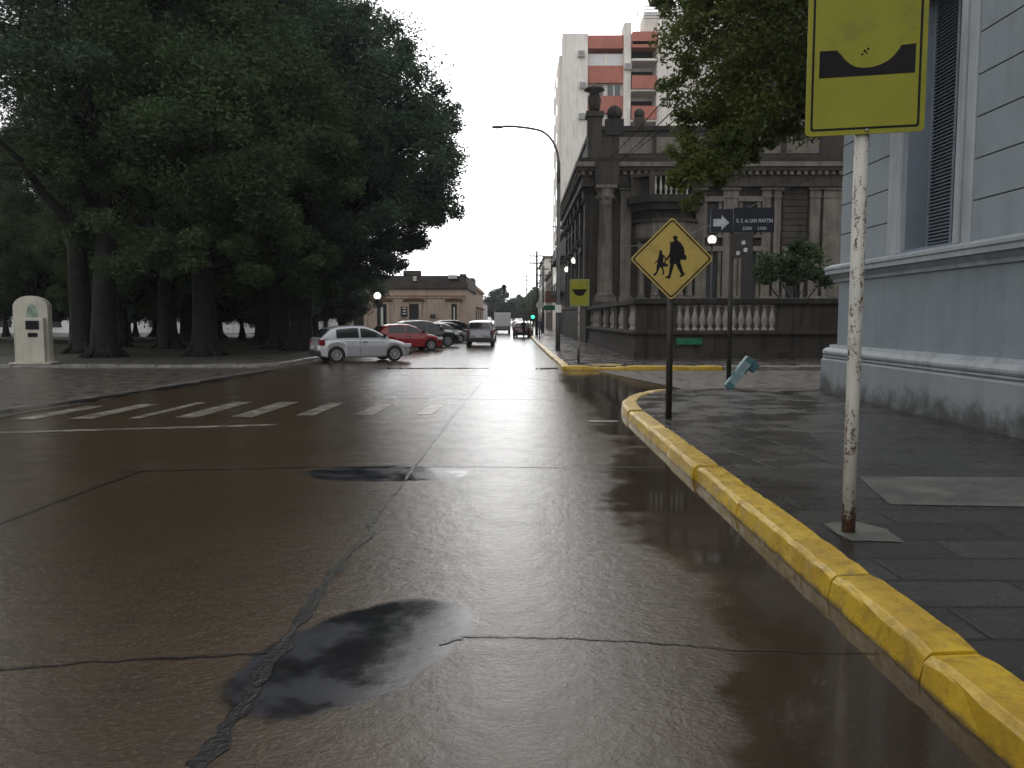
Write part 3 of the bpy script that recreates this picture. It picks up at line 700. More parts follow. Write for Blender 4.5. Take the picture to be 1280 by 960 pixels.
for x, z, y in ((7.7, 33.0, TY), (7.9, 29.4, TY), (13.2, 31.5, TY-.1), (7.8, 25.8, TY)):
    ac = pt(MB().bbox(x-.42, x+.42, y-.45, y-.002, z-.35, z+.35, .03), 'air_conditioner', M['white'])
    f = MB()
    for q in range(5): f.box(x-.36, x+.36, y-.475, y-.452, z-.28+q*.12, z-.21+q*.12)
    pt(f, 'grille', M['metal'], ac)
mb = MB().tube([(14.6, TY+2, 35), (14.6, TY+2, 39.2)], .04, 6)
for q in range(5): mb.tube([(13.7+.05*q, TY+2, 37.9+.18*q), (15.4, TY+2, 38.3+.12*q)], .025, 5)
pt(mb, 'antenna', M['metal'])

# ---- brown corner house on the left, beyond the plaza
bb = thing('brown_corner_house', 'old tan one-storey corner house with dark cornice and tall doors behind the parked cars', 'building', (-13, 96, 0))
pb = lambda mb, n, m, p=bb: mb.build(n, m, p, world=True)
BY = 96.0
X_ = lambda px: (px-645)/F*BY
Z_ = lambda py: CAMH+(399-py)/F*BY
pb(MB().box(X_(430), X_(583), BY, BY+22, .1, 6.3), 'wall', M['tan'])
mb = MB().bbox(X_(430)-.1, X_(585), BY-.25, BY+22, 5.35, 6.1, .05); mb.bbox(X_(430), X_(583)+.05, BY-.12, BY+21.8, 6.1, 6.9, .05); mb.bbox(X_(505), X_(527), BY-.2, BY+.6, 6.9, 7.5, .08); mb.bbox(X_(575), X_(583), BY-.2, BY+1, 6.9, 7.1, .05); pb(mb, 'dark_parapet', M['tan_dark'])
pb(MB().box(X_(435), X_(583)+.02, BY-.14, BY-.005, 4.55, 4.75).box(X_(435), X_(583)+.02, BY-.1, BY-.005, 4.25, 4.35), 'string_course', M['tan_trim'])
for px, w_, kind in ((449,13,'d'),(478,12,'g'),(518,12,'d'),(568,7,'g')):
    xc = X_(px); ww = w_/F*BY
    d = pb(MB().box(xc-ww/2, xc+ww/2, BY-.05, BY-.006, .3, 3.55), 'door' if kind == 'd' else 'window', M['dark'])
    f = MB().bbox(xc-ww/2-.35, xc-ww/2, BY-.16, BY-.004, .1, 3.75, .02); f.bbox(xc+ww/2, xc+ww/2+.35, BY-.16, BY-.004, .1, 3.75, .02); pb(f, 'surround', M['tan_trim'], d)
    hood = MB(); pts = [(xc-ww/2-.7, 3.95), (xc-ww/2-.7, 4.1), (xc-.4, 4.3), (xc+.4, 4.3), (xc+ww/2+.7, 4.1), (xc+ww/2+.7, 3.95), (xc+.4, 4.08), (xc-.4, 4.08)]
    hood.prism(pts, 0, .35, Matrix.Translation((0, BY-.36, 0)) @ Matrix.Rotation(R(90), 4, 'X') @ Matrix.Translation((0,0,-.35))); pb(hood, 'hood', M['brickred'], d)
    if kind == 'g': pb(MB().box(xc-ww*.12, xc+ww*.12, BY-.09, BY-.052, .4, 3.2), 'curtain', M['white'], d)
pb(MB().box(X_(502), X_(510), BY-.2, BY-.01, Z_(395.5), Z_(383.5)), 'sign_board', M['iron'])
mb = MB()
for k in range(3): mb.box(X_(504.2), X_(508.5), BY-.22, BY-.203, Z_(393-3.4*k), Z_(391.4-3.4*k))
pb(mb, 'sign_stripes', M['white'])
pb(MB().box(X_(538), X_(545), BY-.08, BY-.006, Z_(398), Z_(393)), 'vent', M['tan_dark'])
pb(MB().box(X_(518), X_(522), BY-.6, BY-.3, Z_(352), Z_(346)).box(X_(561), X_(572), BY-.5, BY-.3, Z_(349), Z_(344.5)), 'parapet_plate', M['white'])
b2 = thing('red_roof_house', 'pink and red low house with dark upper storey next beyond the brown corner house', 'building', (-9, 120, 0))
pb2 = lambda mb, n, m, p=b2: mb.build(n, m, p, world=True)
pb2(MB().box(-16, -6.1, 118.2, 150, .1, 6.2), 'wall', M['tan_trim']); pb2(MB().bbox(-16, -5.8, 118.1, 150.2, 6.2, 6.7, .05), 'parapet', M['tan'])
pb2(MB().box(-9, -6.3, 121, 127, 6.7, 7.9), 'upper_storey', M['tan_dark'])
for y in (123, 130, 137, 144):
    d = pb2(MB().box(-6.098, -6.03, y, y+1.5, .2, 3.2), 'doorway', M['dark']); pb2(MB().box(-6.2, -5.7, y-.3, y+1.8, 3.3, 3.6), 'awning', M['brickred'], d)
# ---- white house seen between the trunks
wh = thing('white_house', 'long white single-storey house with pediment and shop awning seen between the tree trunks', 'building', (-30, 97, 0))
pw = lambda mb, n, m, p=wh: mb.build(n, m, p, world=True)
pw(MB().box(-70, X_(434), 96.5, 112, .1, 3.7), 'wall', M['white_wall'])
mb = MB(); mb.prism([(X_(390), 3.7), (X_(436), 3.7), (X_(411), 5.4)], 0, .5, Matrix.Translation((0, 96.9, 0)) @ Matrix.Rotation(R(90), 4, 'X')); pw(mb, 'pediment', M['white_wall'])
pw(MB().bbox(-70, X_(384), 96.3, 112, 3.7, 4.1, .04), 'parapet', M['white_wall'])
pw(MB().box(X_(404), X_(409), 96.4, 96.49, .3, 2.4).box(X_(426), X_(433), 96.4, 96.49, .3, 2.6), 'doorway', M['dark'])
pw(MB().box(X_(411), X_(424), 96.35, 96.49, .3, 2.3), 'shop_shutter', M['blind'])
pw(MB().box(X_(402.5), X_(404), 96.0, 96.3, .1, 3.3).box(X_(404), X_(432), 96.0, 96.3, 2.75, 2.95), 'awning', M['trim'])
for k in range(7): pw(MB().box(-68+6*k, -66.6+6*k, 96.42, 96.49, .8, 2.8), 'window', M['dark'])

# ---- far right side of the street
def street_house(x0, x1, y0, y1, h, mw, label, nm='terrace_house', floors=1, balc=False):
    o = thing(nm, label, 'building', (x0, y0, .14)); p = lambda mb, n, m, q=o: mb.build(n, m, q, world=True)
    p(MB().box(x0, x1, y0, y1, .1, h), 'wall', mw); p(MB().bbox(x0-.35, x1, y0-.2, y1, h, h+.45, .05), 'parapet', M['stone_lit'])
    n = max(1, int((y1-y0)/4))
    for f in range(floors):
        for k in range(n):
            y = y0+1.4+k*4; z = .3 if f == 0 else 1.0+3.6*f
            d = p(MB().box(x0-.04, x0-.004, y, y+1.3, z, z+2.5), 'window', M['dark'])
            if balc and f: p(MB().bbox(x0-.9, x0-.01, y-.5, y+1.8, z-.35, z-.1, .02).box(x0-.9, x0-.86, y-.5, y+1.8, z-.1, z+.9), 'balcony', M['stone_black'], d)
            else: p(MB().bbox(x0-.2, x0-.005, y-.2, y+1.5, z+2.5, z+2.75, .02), 'lintel', M['tan_trim'], d)
    for k in range(2):
        y = y0-.03; p(MB().box(x0+1+3*k, x0+2.2+3*k, y, y+.026, h-3.2, h-1), 'end_window', M['dark'])
    return o
street_house(5.0, 16, 80.5, 97, 10.5, M['stone'], 'dark grey two-storey house with balconies just past the stone building', floors=3, balc=True)
street_house(5.1, 18, 116, 138, 8.2, M['stone_lit'], 'grey low-rise house between the tower and the far pale block', floors=2)
street_house(5.0, 20, 140, 172, 12.2, M['tower'], 'pale three-storey block with flat roof far along the right pavement', floors=3)
street_house(5.2, 20, 174, 230, 5.5, M['tan_trim'], 'low tan terrace at the far right end of the street', floors=1)
street_house(-20, -6.2, 153, 175, 4.6, M['white_wall'], 'pale low house at the far left end of the street', floors=1)

gb = thing('added_grey_block', 'unseen grey block added behind the street tree and the stone building to keep sky out of the kerb puddle', 'building', (24, 86, .1))  # added block, hidden from view, darkens what the kerb puddle reflects
gb_p = lambda mb, n, m, p=gb: mb.build(n, m, p, world=True)
gb_p(MB().box(24, 48, 86, 97, .1, 35), 'wall', M['stone_lit']); gb_p(MB().bbox(23.8, 48.2, 85.8, 97, 35, 35.6, .05), 'parapet', M['stone'])
for f in range(10):
    for q in range(4): gb_p(MB().box(26+5.5*q, 28.2+5.5*q, 85.93, 85.996, 1.5+3.4*f, 3.2+3.4*f), 'window', M['pane'])
# ------------------------------------------------------------------ signs, posts, lamps
def rusty_post(name, col, amt=.515):
    m, t, b = newmat(name)
    co = t.new('ShaderNodeNewGeometry').outputs['Position']
    n = t.m('ADD', t.m('MULTIPLY', t.noise(t.scale(co, (1, 1, .25)), 14, 6, .7), .6), t.m('MULTIPLY', t.noise(co, 45, 4, .7), .4))
    sx = t.new('ShaderNodeSeparateXYZ'); t.l.new(co, sx.inputs[0])
    low = t.rng(sx.outputs['Z'], .15, .5, .17, 0)
    f = t.rng(t.m('ADD', n, low), amt, amt+.06, 0, 1)
    c = t.mix(t.rng(t.noise(co, 5, 4), .3, .7, 0, 1), tuple(x*.85 for x in col), col)
    c = t.mix(f, c, t.mix(t.noise(co, 30, 3), (.035, .022, .014), (.13, .06, .025)))
    t.l.new(c, b.inputs['Base Color']); b.inputs['Roughness'].default_value = .55
    bn = t.new('ShaderNodeBump'); bn.inputs['Strength'].default_value = .4; bn.inputs['Distance'].default_value = .004; bn.invert = True
    t.l.new(f, bn.inputs['Height']); t.l.new(bn.outputs[0], b.inputs['Normal'])
    return m
M['post_white'] = rusty_post('flaking_white_post', (.46, .45, .40))
M['post_dark'] = pmat('dark_bronze_post', (.022, .018, .015), .65, .25, 6)
M['yellow'] = pmat('sign_yellow', (.215, .215, .015), .5, .08, 1.3, spec=.22, dirt=.25)
M['amber'] = pmat('sign_amber', (.40, .295, .08), .5, .08, 1.3, spec=.22, dirt=.25)
M['signblack'] = pmat('sign_black', (.010, .009, .011), .7, spec=.15)
M['sign_back'] = pmat('sign_back', (.16, .16, .15), .5, metal=.3)
M['navy'] = pmat('street_sign_navy', (.010, .013, .022), .35)
M['lettering'] = pmat('sign_lettering', (.42, .46, .46), .5)
M['globe'] = glow('lamp_globe', (1, .97, .9), 1.3)
M['green_light'] = glow('green_signal', (.05, 1, .5), 3)
M['lamp_grey'] = pmat('lamp_post_paint', (.075, .075, .072), .45, .2, 4)
M['teal'] = pmat('teal_plastic', (.05, .14, .155), .45, .25, 4, dirt=.3)
M['teal_pale'] = pmat('faded_teal_panel', (.22, .31, .32), .45, .25, 5, dirt=.35)
M['cream'] = pmat('cream_booth_render', (.44, .42, .35), .6, .08, 2, streak=.3)
M['emblem'] = pmat('booth_emblem', (.17, .24, .19), .6, .3, 6)

def rrect(x0, x1, y0, y1, r, n=4):
    P = []
    for cx, cy, a in ((x1-r, y1-r, 0), (x0+r, y1-r, 90), (x0+r, y0+r, 180), (x1-r, y0+r, 270)):
        for k in range(n+1): P.append((cx+r*math.cos(R(a+90*k/n)), cy+r*math.sin(R(a+90*k/n))))
    return P
UP = Matrix.Rotation(R(90), 4, 'X')          # local XY plate -> upright XZ, its +Z faces the viewer (-Y)
def frame(mb, outer, inner, t0, t1, Mx):
    n = len(outer)
    for z in (t0, t1):
        a = [mb.bm.verts.new(Mx @ Vector((*p, z))) for p in outer]; b = [mb.bm.verts.new(Mx @ Vector((*p, z))) for p in inner]
        for k in range(n): mb.bm.faces.new((a[k], a[(k+1)%n], b[(k+1)%n], b[k]))
        if z == t0: A, B = a, b
    for k in range(n):
        mb.bm.faces.new((A[k], A[(k+1)%n], a[(k+1)%n], a[k])); mb.bm.faces.new((B[k], B[(k+1)%n], b[(k+1)%n], b[k]))
# near bump sign ("dip" pictogram)
o = thing('dip_warning_sign', 'large yellow road dip sign on a rusty white post in the near pavement', 'road sign', (2.52, 6.0, .14), R(-13))
mb = MB().tube([(0,0,0),(0,0,1.0),(.0,0,4.0)], .05, 16); mb.build('post', M['post_white'], o)
PW, PZ0, PZ1 = .40, 2.94, 4.15
px_ = Matrix.Translation((.0, -.066, 0)) @ UP
pl = MB(); pl.prism(rrect(-PW, PW, PZ0, PZ1, .035), -.004, .004, px_); plate = pl.build('plate', M['yellow'], o)
mb = MB(); frame(mb, rrect(-PW+.035, PW-.035, PZ0+.035, PZ1-.035, .02), rrect(-PW+.05, PW-.05, PZ0+.05, PZ1-.05, .015), .0045, .0065, px_); mb.build('border', M['signblack'], plate)
s0 = 3.35
sym = [(-.315, s0), (.325, s0), (.325, s0+.20)] + [(-.315+x*1.0, s0+.195*f) for x, f in ((.545,1.0),(.53,.86),(.50,.66),(.46,.48),(.41,.36),(.355,.29),(.30,.28),(.25,.33),(.21,.44),(.175,.6),(.145,.8),(.115,.97))] + [(-.315, s0+.19)]
mb = MB(); mb.prism(sym, .0045, .0065, px_); mb.build('pictogram', M['signblack'], plate)
mb = MB()
for dx, dz, r in ((-.01,3.52,.010),(.012,3.535,.008),(-.028,3.50,.008),(.005,3.505,.006)): mb.sphere(px_ @ Vector((dx, dz, .005)), r, 8, (1,.3,1))
mb.build('scratches', M['signblack'], plate)
mb = MB()
for zz in (2.965, 4.0): mb.sphere(px_ @ Vector((.02, zz, .004)), .014, 8)
for zz in (2.965, 4.0): mb.box(-.05, .05, -.045, .04, zz-.02, zz+.02)
mb.build('bracket', M['metal'], o)
# far bump sign (filled bowl)
o = thing('dip_warning_sign', 'small yellow road dip sign with black bowl shape at the far pavement corner', 'road sign', (2.32, 29.8, .14), R(-6))
MB().tube([(0,0,0),(0,0,.5)], .042, 10).build('post_foot', M['post_dark'], o)
MB().tube([(0,0,.5),(0,0,2.9)], .035, 10).build('post', M['post_white'], o)
pm = Matrix.Translation((.02, -.05, 0)) @ UP
pl = MB(); pl.prism(rrect(-.36, .36, 2.09, 3.08, .04), -.005, .005, pm); plate = pl.build('plate', M['yellow'], o)
mb = MB(); frame(mb, rrect(-.335, .335, 2.115, 3.055, .03), rrect(-.318, .318, 2.132, 3.038, .03), .0055, .0085, pm); mb.build('border', M['emblem'], plate)
mb = MB(); mb.prism([(-.27,2.71),(-.27,2.66),(-.22,2.63),(-.19,2.55),(-.1,2.48),(.08,2.46),(.17,2.53),(.22,2.62),(.27,2.65),(.27,2.71)], .0055, .0085, pm); mb.build('pictogram', M['signblack'], plate)
# school crossing sign
o = thing('school_crossing_sign', 'amber diamond sign with black adult and child silhouettes on a dark post at the kerb', 'road sign', (2.5, 13.1, .14), R(-3))
MB().tube([(0,0,0),(0,0,2.6)], .052, 14).build('post', M['post_dark'], o)
pm = Matrix.Translation((0, -.075, 2.575)) @ UP
def diamond(h, r=.05):
    P = []
    for k in range(4):
        a = R(90*k); d = Vector((math.cos(a), math.sin(a))); q = Vector((-d.y, d.x)); c = d*(h-r*1.414)
        for j in range(5):
            an = a - R(45) + R(22.5*j); P.append((c.x+r*math.cos(an), c.y+r*math.sin(an)))
    return P
pl = MB(); pl.prism(diamond(.665), -.005, .005, pm); plate = pl.build('plate', M['amber'], o)
mb = MB(); frame(mb, diamond(.63, .04), diamond(.60, .036), .0055, .0085, pm); mb.build('border', M['signblack'], plate)
# silhouettes, traced in sign units (one unit = plate half diagonal, y up)
adult = [(.085,.62),(.03,.61),(.025,.55),(.055,.50),(.03,.46),(-.03,.44),(-.06,.47),(-.045,.40),(-.05,.25),(-.065,.14),(-.15,.02),(-.19,-.03),(-.165,-.05),(-.10,.0),(-.045,.07),(-.06,-.08),(-.04,-.12),(-.06,-.28),(-.08,-.42),(-.17,-.46),(-.155,-.485),(-.09,-.485),(-.075,-.53),(-.05,-.50),(-.025,-.46),(.04,-.22),(.065,-.115),(.11,-.12),(.16,-.24),(.25,-.40),(.20,-.43),(.21,-.46),(.27,-.455),(.33,-.40),(.345,-.375),(.30,-.32),(.235,-.12),(.215,-.04),(.26,.0),(.36,-.02),(.385,.06),(.36,.11),(.325,.125),(.33,.20),(.30,.31),(.23,.42),(.15,.49),(.125,.52),(.14,.56),(.13,.60)]
hole = [(.21,.08),(.215,.22),(.25,.25),(.27,.12),(.245,.08)]
child = [(-.255,.24),(-.32,.245),(-.325,.16),(-.335,.10),(-.345,.04),(-.37,-.02),(-.45,-.09),(-.425,-.105),(-.36,-.06),(-.375,-.12),(-.385,-.18),(-.39,-.32),(-.475,-.395),(-.475,-.42),(-.40,-.42),(-.385,-.39),(-.335,-.29),(-.305,-.20),(-.275,-.20),(-.235,-.28),(-.225,-.36),(-.26,-.385),(-.24,-.405),(-.185,-.37),(-.19,-.31),(-.225,-.19),(-.10,-.18),(-.09,-.13),(-.135,-.11),(-.16,-.09),(-.14,.03),(-.165,.035),(-.19,-.075),(-.215,-.08),(-.215,.06),(-.165,.02),(-.15,.04),(-.2,.11),(-.245,.14),(-.25,.20)]
mb = MB()
S = .62
for P in (adult, child): mb.prism([(x*S, y*S*.98-.01) for x, y in P], .0055, .0085, pm)
sil = mb.build('silhouettes', M['signblack'], plate)
# street name sign
o = thing('street_name_sign', 'black street name plates with white arrow on a thin dark post by the side street', 'street sign', (5.06, 19.1, .14))
MB().tube([(0,0,0),(0,0,3.65)], .055, 12).build('post', M['post_dark'], o)
pm = Matrix.Translation((0, -.08, 0)) @ UP
zc0, zc1 = 3.63, 4.19
left = MB(); left.prism(rrect(-.52, .0, zc0-.005, zc1-.02, .015), -.01, .01, pm); lp = left.build('arrow_plate', M['navy'], o)
rp_ = MB(); rp_.prism(rrect(.004, .96, zc0, zc1+.01, .015), -.01, .01, pm); rp = rp_.build('name_plate', M['navy'], o)
mb = MB(); yc = 3.855
mb.prism([(-.46, yc-.085), (-.27, yc-.085), (-.27, yc-.17), (-.09, yc), (-.27, yc+.17), (-.27, yc+.085), (-.46, yc+.085)], .0105, .013, pm); mb.build('arrow', M['lettering'], lp)
def text(name, s, size, mx, mat, parent, width=None):
    cu = bpy.data.curves.new(name, 'FONT'); cu.body = s; cu.size = size; cu.extrude = .0012; cu.align_x = 'CENTER'; cu.resolution_u = 3; cu.offset = size*.012
    t_ = bpy.data.objects.new(name, cu); COL.objects.link(t_); bpy.context.view_layer.update()
    me = bpy.data.meshes.new_from_object(t_.evaluated_get(bpy.context.evaluated_depsgraph_get()))
    bpy.data.objects.remove(t_); me.name = name
    if width:
        xs = [v.co.x for v in me.vertices]; k = width/(max(xs)-min(xs)); me.transform(Matrix.Diagonal((k,1,1,1)))
    me.transform(mx); me.materials.clear(); me.materials.append(mat)
    ob_ = bpy.data.objects.new(name, me); COL.objects.link(ob_); ob_.parent = parent; return ob_
text('street_lettering', 'R. E. de SAN MARTIN', .125, pm @ Matrix.Translation((.50, 3.855, .0125)), M['lettering'], rp, .84)
text('number_lettering', '2200    2300', .10, pm @ Matrix.Translation((.50, 3.69, .0125)), M['lettering'], rp, .56)
# second blade, turned along the main street
pm2 = Matrix.Rotation(R(-50), 4, 'Z') @ Matrix.Translation((0, -.07, 0)) @ UP
bl = MB(); bl.prism(rrect(.02, .62, 3.02, 3.60, .015), -.01, .01, pm2); bl2 = bl.build('cross_street_plate', M['post_dark'], o)
mb = MB()
for x, z in ((.38, 3.37), (.44, 3.20), (.24, 3.14)): mb.prism(rrect(x-.05, x+.05, z-.045, z+.045, .02), .0105, .013, pm2)
mb.build('marks', M['lettering'], bl2)
# turquoise board lying against the post
o = thing('turquoise_board', 'crumpled turquoise and white casing tipped against the street name post', 'board', (5.0, 18.85, .145))
Mx = TR(-.04, 0, .02, 0, 0, R(38))
MB().bbox(-.1, .12, -.12, .12, -.02, .55, .03, Mx).bbox(-.11, .15, -.13, .13, .53, .98, .03, Mx).build('casing', M['teal'], o)
mb = MB(); mb.box(-.085, .10, -.146, -.132, .14, .83, Mx); mb.build('panel', M['teal_pale'], o)
mb = MB(); mb.bbox(.02, .32, -.1, .16, .72, 1.0, .03, Mx); mb.build('end_flap', M['teal'], o)
o.scale = (.85, .85, .88)
# park booth on the plaza corner
o = thing('arched_kiosk', 'cream round-topped concrete kiosk with two dark slots on the plaza corner', 'kiosk', (-17.8, 29.6, .125), R(14))
def arch_poly(w_, h, n=14):
    r = w_/2; return [(-r, 0), (r, 0)] + [(r*math.cos(R(180*k/n)), h-r*.72+r*.72*math.sin(R(180*k/n))) for k in range(n+1)]
ap = Matrix.Translation((0, 0, .06)) @ UP
mb = MB(); mb.prism(arch_poly(1.14, 2.42), -.3, .2, ap); mb.build('body', M['cream'], o)
mb = MB(); mb.bbox(-.2, .50, -.5, -.21, .06, 1.68, .03); fp = mb.build('front_panel', M['cream'], o)
MB().bbox(-.64, .75, -.7, .4, 0, .06, .02).build('base_slab', M['cream'], o)
mb = MB().box(-.08, .36, -.512, -.49, 1.25, 1.57); scr = mb.build('screen', M['signblack'], fp)
MB().box(-.09, .32, -.642, -.634, 1.43, 1.50).build('screen_glare', M['metal'], scr) if False else None
MB().box(-.02, .30, -.512, -.49, .98, 1.13).build('slot', M['signblack'], fp)
em = MB(); em.prism([(-.18, 1.70), (.22, 1.70), (.20, 1.95), (.16, 2.08), (.08, 2.17), (-.0, 2.18), (-.08, 2.10), (-.14, 1.96)], .202, .212, Matrix.Translation((.03, 0, 0)) @ UP); e = em.build('emblem', M['emblem'], o)
# street lamp with curved arm
o = thing('street_lamp', 'tall grey street lamp post with long curved arm reaching over the road', 'street lamp', (2.2, 42.3, .14))
MB().tube([(0,0,0),(0,0,1.6),(0,0,8.6)], [.13,.12,.095], 12).build('post', M['lamp_grey'], o)
arm = [(0,0,8.6)] + [(-1.3+1.3*math.cos(R(a)), 0, 9.6+1.75*math.sin(R(a))) for a in range(0, 90, 9)] + [(-1.6,0,11.42),(-2.3,0,11.5),(-2.9,0,11.5)]
MB().tube(arm, [.09]*2+[.06]*(len(arm)-2), 10).build('arm', M['lamp_grey'], o)
mb = MB(); mb.sphere((-3.15, 0, 11.47), .2, 12, (1.7, .8, .42)); mb.build('lamp_head', M['metal'], o)
MB().bbox(-.17, .17, -.2, -.12, 1.95, 2.35, .02).build('meter_box', M['white'], o)
mb = MB()
for z in (4.6, 6.4): mb.tube([(-.5,0,z),(.5,0,z)], .025, 6); 
mb.build('crossarm', M['iron'], o)
# wall lanterns on the stone building's flank
for y, z, lb in ((64, 6.35, 'nearer white globe lantern bracketed to the stone building flank'), (73, 6.2, 'farther white globe lantern bracketed to the stone building flank')):
    o = thing('wall_lantern', lb, 'lantern', (4.62, y, z))
    MB().sphere((0, 0, 0), .27, 14).build('globe', M['globe'], o)
    MB().tube([(0,0,-.25),(0,0,-.6),(.2,0,-.9),(.36,0,-1.0)], .05, 8).lathe([(.17,-.32),(.2,-.24),(.05,-.2)], n=10).build('bracket', M['iron'], o)
o = thing('garden_lamp', 'white globe lamp on a slim iron post behind the balustrade wall', 'lamp', (9.15, 38.0, .145))
MB().sphere((0, 0, 5.3), .2, 14).build('globe', M['globe'], o)
MB().tube([(0,0,0),(0,0,.6),(0,0,5.1)], [.09,.05,.04], 8).lathe([(.14,5.05),(.15,5.12),(.05,5.16)], n=10).build('post', M['iron'], o)
o = thing('park_lamp', 'white globe lamp on an iron post in front of the brown corner house', 'lamp', (-10.3, 60, .13))
MB().sphere((0, 0, 3.35), .27, 14).build('globe', M['globe'], o)
MB().tube([(0,0,0),(0,0,.6),(0,0,3.1)], [.1,.055,.045], 8).lathe([(.18,3.02),(.2,3.1),(.06,3.14)], n=10).build('post', M['iron'], o)
# utility poles, signals along the right kerb
def util(x, y, h, lb, nm='utility_pole'):
    o = thing(nm, lb, 'pole', (x, y, .14)); MB().tube([(0,0,0),(0,0,h)], [.15,.1], 8).build('pole', M['lamp_grey'], o)
    mb = MB()
    for z in (h-.5, h-1.2): mb.box(-.7, .7, -.05, .05, z-.05, z+.05)
    mb.build('crossarm', M['lamp_grey'], o); mb = MB()
    for z in (h-.5, h-1.2):
        for q in (-.6, -.3, .3, .6): mb.lathe([(.05,z+.05),(.07,z+.1),(.04,z+.2)], (q,0,0), 8)
    mb.build('insulators', M['white'], o); return o
util(2.05, 80, 8.3, 'dark utility pole with crossarms beside the green traffic light')
util(2.0, 150, 10, 'distant utility pole farther down the right pavement')
util(3.2, 96, 8.0, 'utility pole with crossarms close to the tower')
o = thing('traffic_light', 'traffic light showing green on a post at the far right corner', 'traffic light', (1.75, 84, .14))
MB().tube([(0,0,0),(0,0,2.0)], .06, 8).build('post', M['lamp_grey'], o)
hd = MB().bbox(-.2, .2, -.15, .15, 1.4, 2.5, .04).build('signal_head', M['post_dark'], o)
MB().sphere((0, -.14, 1.85), .18, 12, (1,.4,1)).build('green_lens', M['green_light'], hd)
MB().sphere((0, -.14, 2.25), .13, 12, (1,.4,1)).build('red_lens', M['brickred'], hd)
o = thing('suspended_signal', 'traffic signal hanging on a wire over the middle of the street', 'traffic light', (-1.3, 90, 4.6))
MB().bbox(-.15, .15, -.15, .15, 0, 1.0, .04).build('signal_head', M['iron'], o)
MB().tube([(-6,0,1.9),(-3,0,1.35),(0,0,1.1),(2,0,1.45),(3.6,0,1.9)], .012, 5).build('wire', M['iron'], o)
o = thing('street_lamp', 'small distant street lamp with straight arm over the road', 'street lamp', (2.0, 110, .14))
MB().tube([(0,0,0),(0,0,5.3)], [.11,.07], 8).build('post', M['lamp_grey'], o); MB().tube([(0,0,5.3),(-.3,0,5.6),(-1.8,0,5.7)], .05, 6).build('arm', M['lamp_grey'], o)
MB().sphere((-2.0,0,5.68), .15, 10, (1.8,.8,.4)).build('lamp_head', M['metal'], o)
o = thing('shop_sign', 'red and green projecting shop signs on the right pavement beyond the lamp post', 'sign', (4.9, 98, .14))
MB().bbox(-1.4, .0, -.08, .08, 3.6, 5.0, .03).build('red_board', M['brickred'], o); MB().bbox(-1.6, .0, -.1, .1, 2.7, 3.3, .03).build('green_board', M['green_plate'], o)
o = thing('notice_post', 'thin grey kerbside post with small round sign near the traffic light', 'road sign', (1.95, 66, .14))
MB().tube([(0,0,0),(0,0,2.6)], .05, 8).build('post', M['metal'], o); MB().lathe([(.32,-.01),(.32,.01)], (0,-.06,2.75), 18, Matrix.Rotation(R(90),4,'X')).build('plate', M['white'], o)
# overhead wires
def wire(name, pts, lb, r=.012): tag(MB().tube(pts, r, 5).build(name, M['iron']), lb, 'cable')
wire('overhead_cable', [(7.2, 18.5, 5.2), (6.6, 24, 4.9), (6.2, 32, 4.8), (6.5, 54.4, 6.5)], 'thin dark cable strung from the pale blue building to the stone building', .010)
def sag(a, b_, s, n=10): return [Vector(a).lerp(Vector(b_), k/n) - Vector((0,0,4*s*(k/n)*(1-k/n))) for k in range(n+1)]
wire('overhead_cable', sag((2.2,42.3,6.5),(2.05,80,7.9),.4), 'dark cable from the tall street lamp to the utility pole')
wire('overhead_cable', sag((2.2,42.3,5.6),(4.6,57,8.7),.2), 'dark cable from the street lamp to the stone building cornice')
wire('overhead_cable', sag((2.05,80,8.0),(2.0,150,9.6),.8), 'dark cable between the two far utility poles', .02)
# ------------------------------------------------------------------ vehicles
def carpaint(name, col, metal=.0, rough=.28):
    m, t, b = newmat(name)
    co = t.new('ShaderNodeTexCoord').outputs['Object']
    n = t.noise(co, 3, 5)
    b.inputs['Base Color'].default_value = (*col, 1); b.inputs['Metallic'].default_value = metal
    t.l.new(t.rng(n, .3, .7, rough*.8, rough*1.3), b.inputs['Roughness'])
    b.inputs['Coat Weight'].default_value = .7; b.inputs['Coat Roughness'].default_value = .06
    return m
M['silver'] = carpaint('silver_car_paint', (.43, .44, .465), .4, .34)
M['red_car'] = carpaint('red_car_paint', (.28, .012, .018))
M['black_car'] = carpaint('black_car_paint', (.012, .018, .02))
M['pale_car'] = carpaint('pale_silver_car_paint', (.36, .38, .39), .4)
M['grey_car'] = carpaint('dark_grey_car_paint', (.05, .052, .055), .3)
M['white_car'] = carpaint('mid_grey_car_paint', (.17, .17, .19), .3)
M['maroon_car'] = carpaint('maroon_car_paint', (.12, .03, .03))
M['carglass'] = glassmat('car_glass', (.018, .022, .024), .05)
M['rubber'] = pmat('tyre_rubber', (.014, .014, .014), .75)
M['alloy'] = pmat('alloy_wheel', (.38, .38, .39), .35, .1, 8, metal=.6)
M['taillight'] = pmat('tail_light_plastic', (.13, .008, .012), .15)
M['headlight'] = pmat('headlight_plastic', (.5, .52, .54), .12)
M['blackplastic'] = pmat('black_plastic', (.016, .016, .017), .5)
M['numberplate'] = pmat('number_plate', (.5, .5, .48), .4)

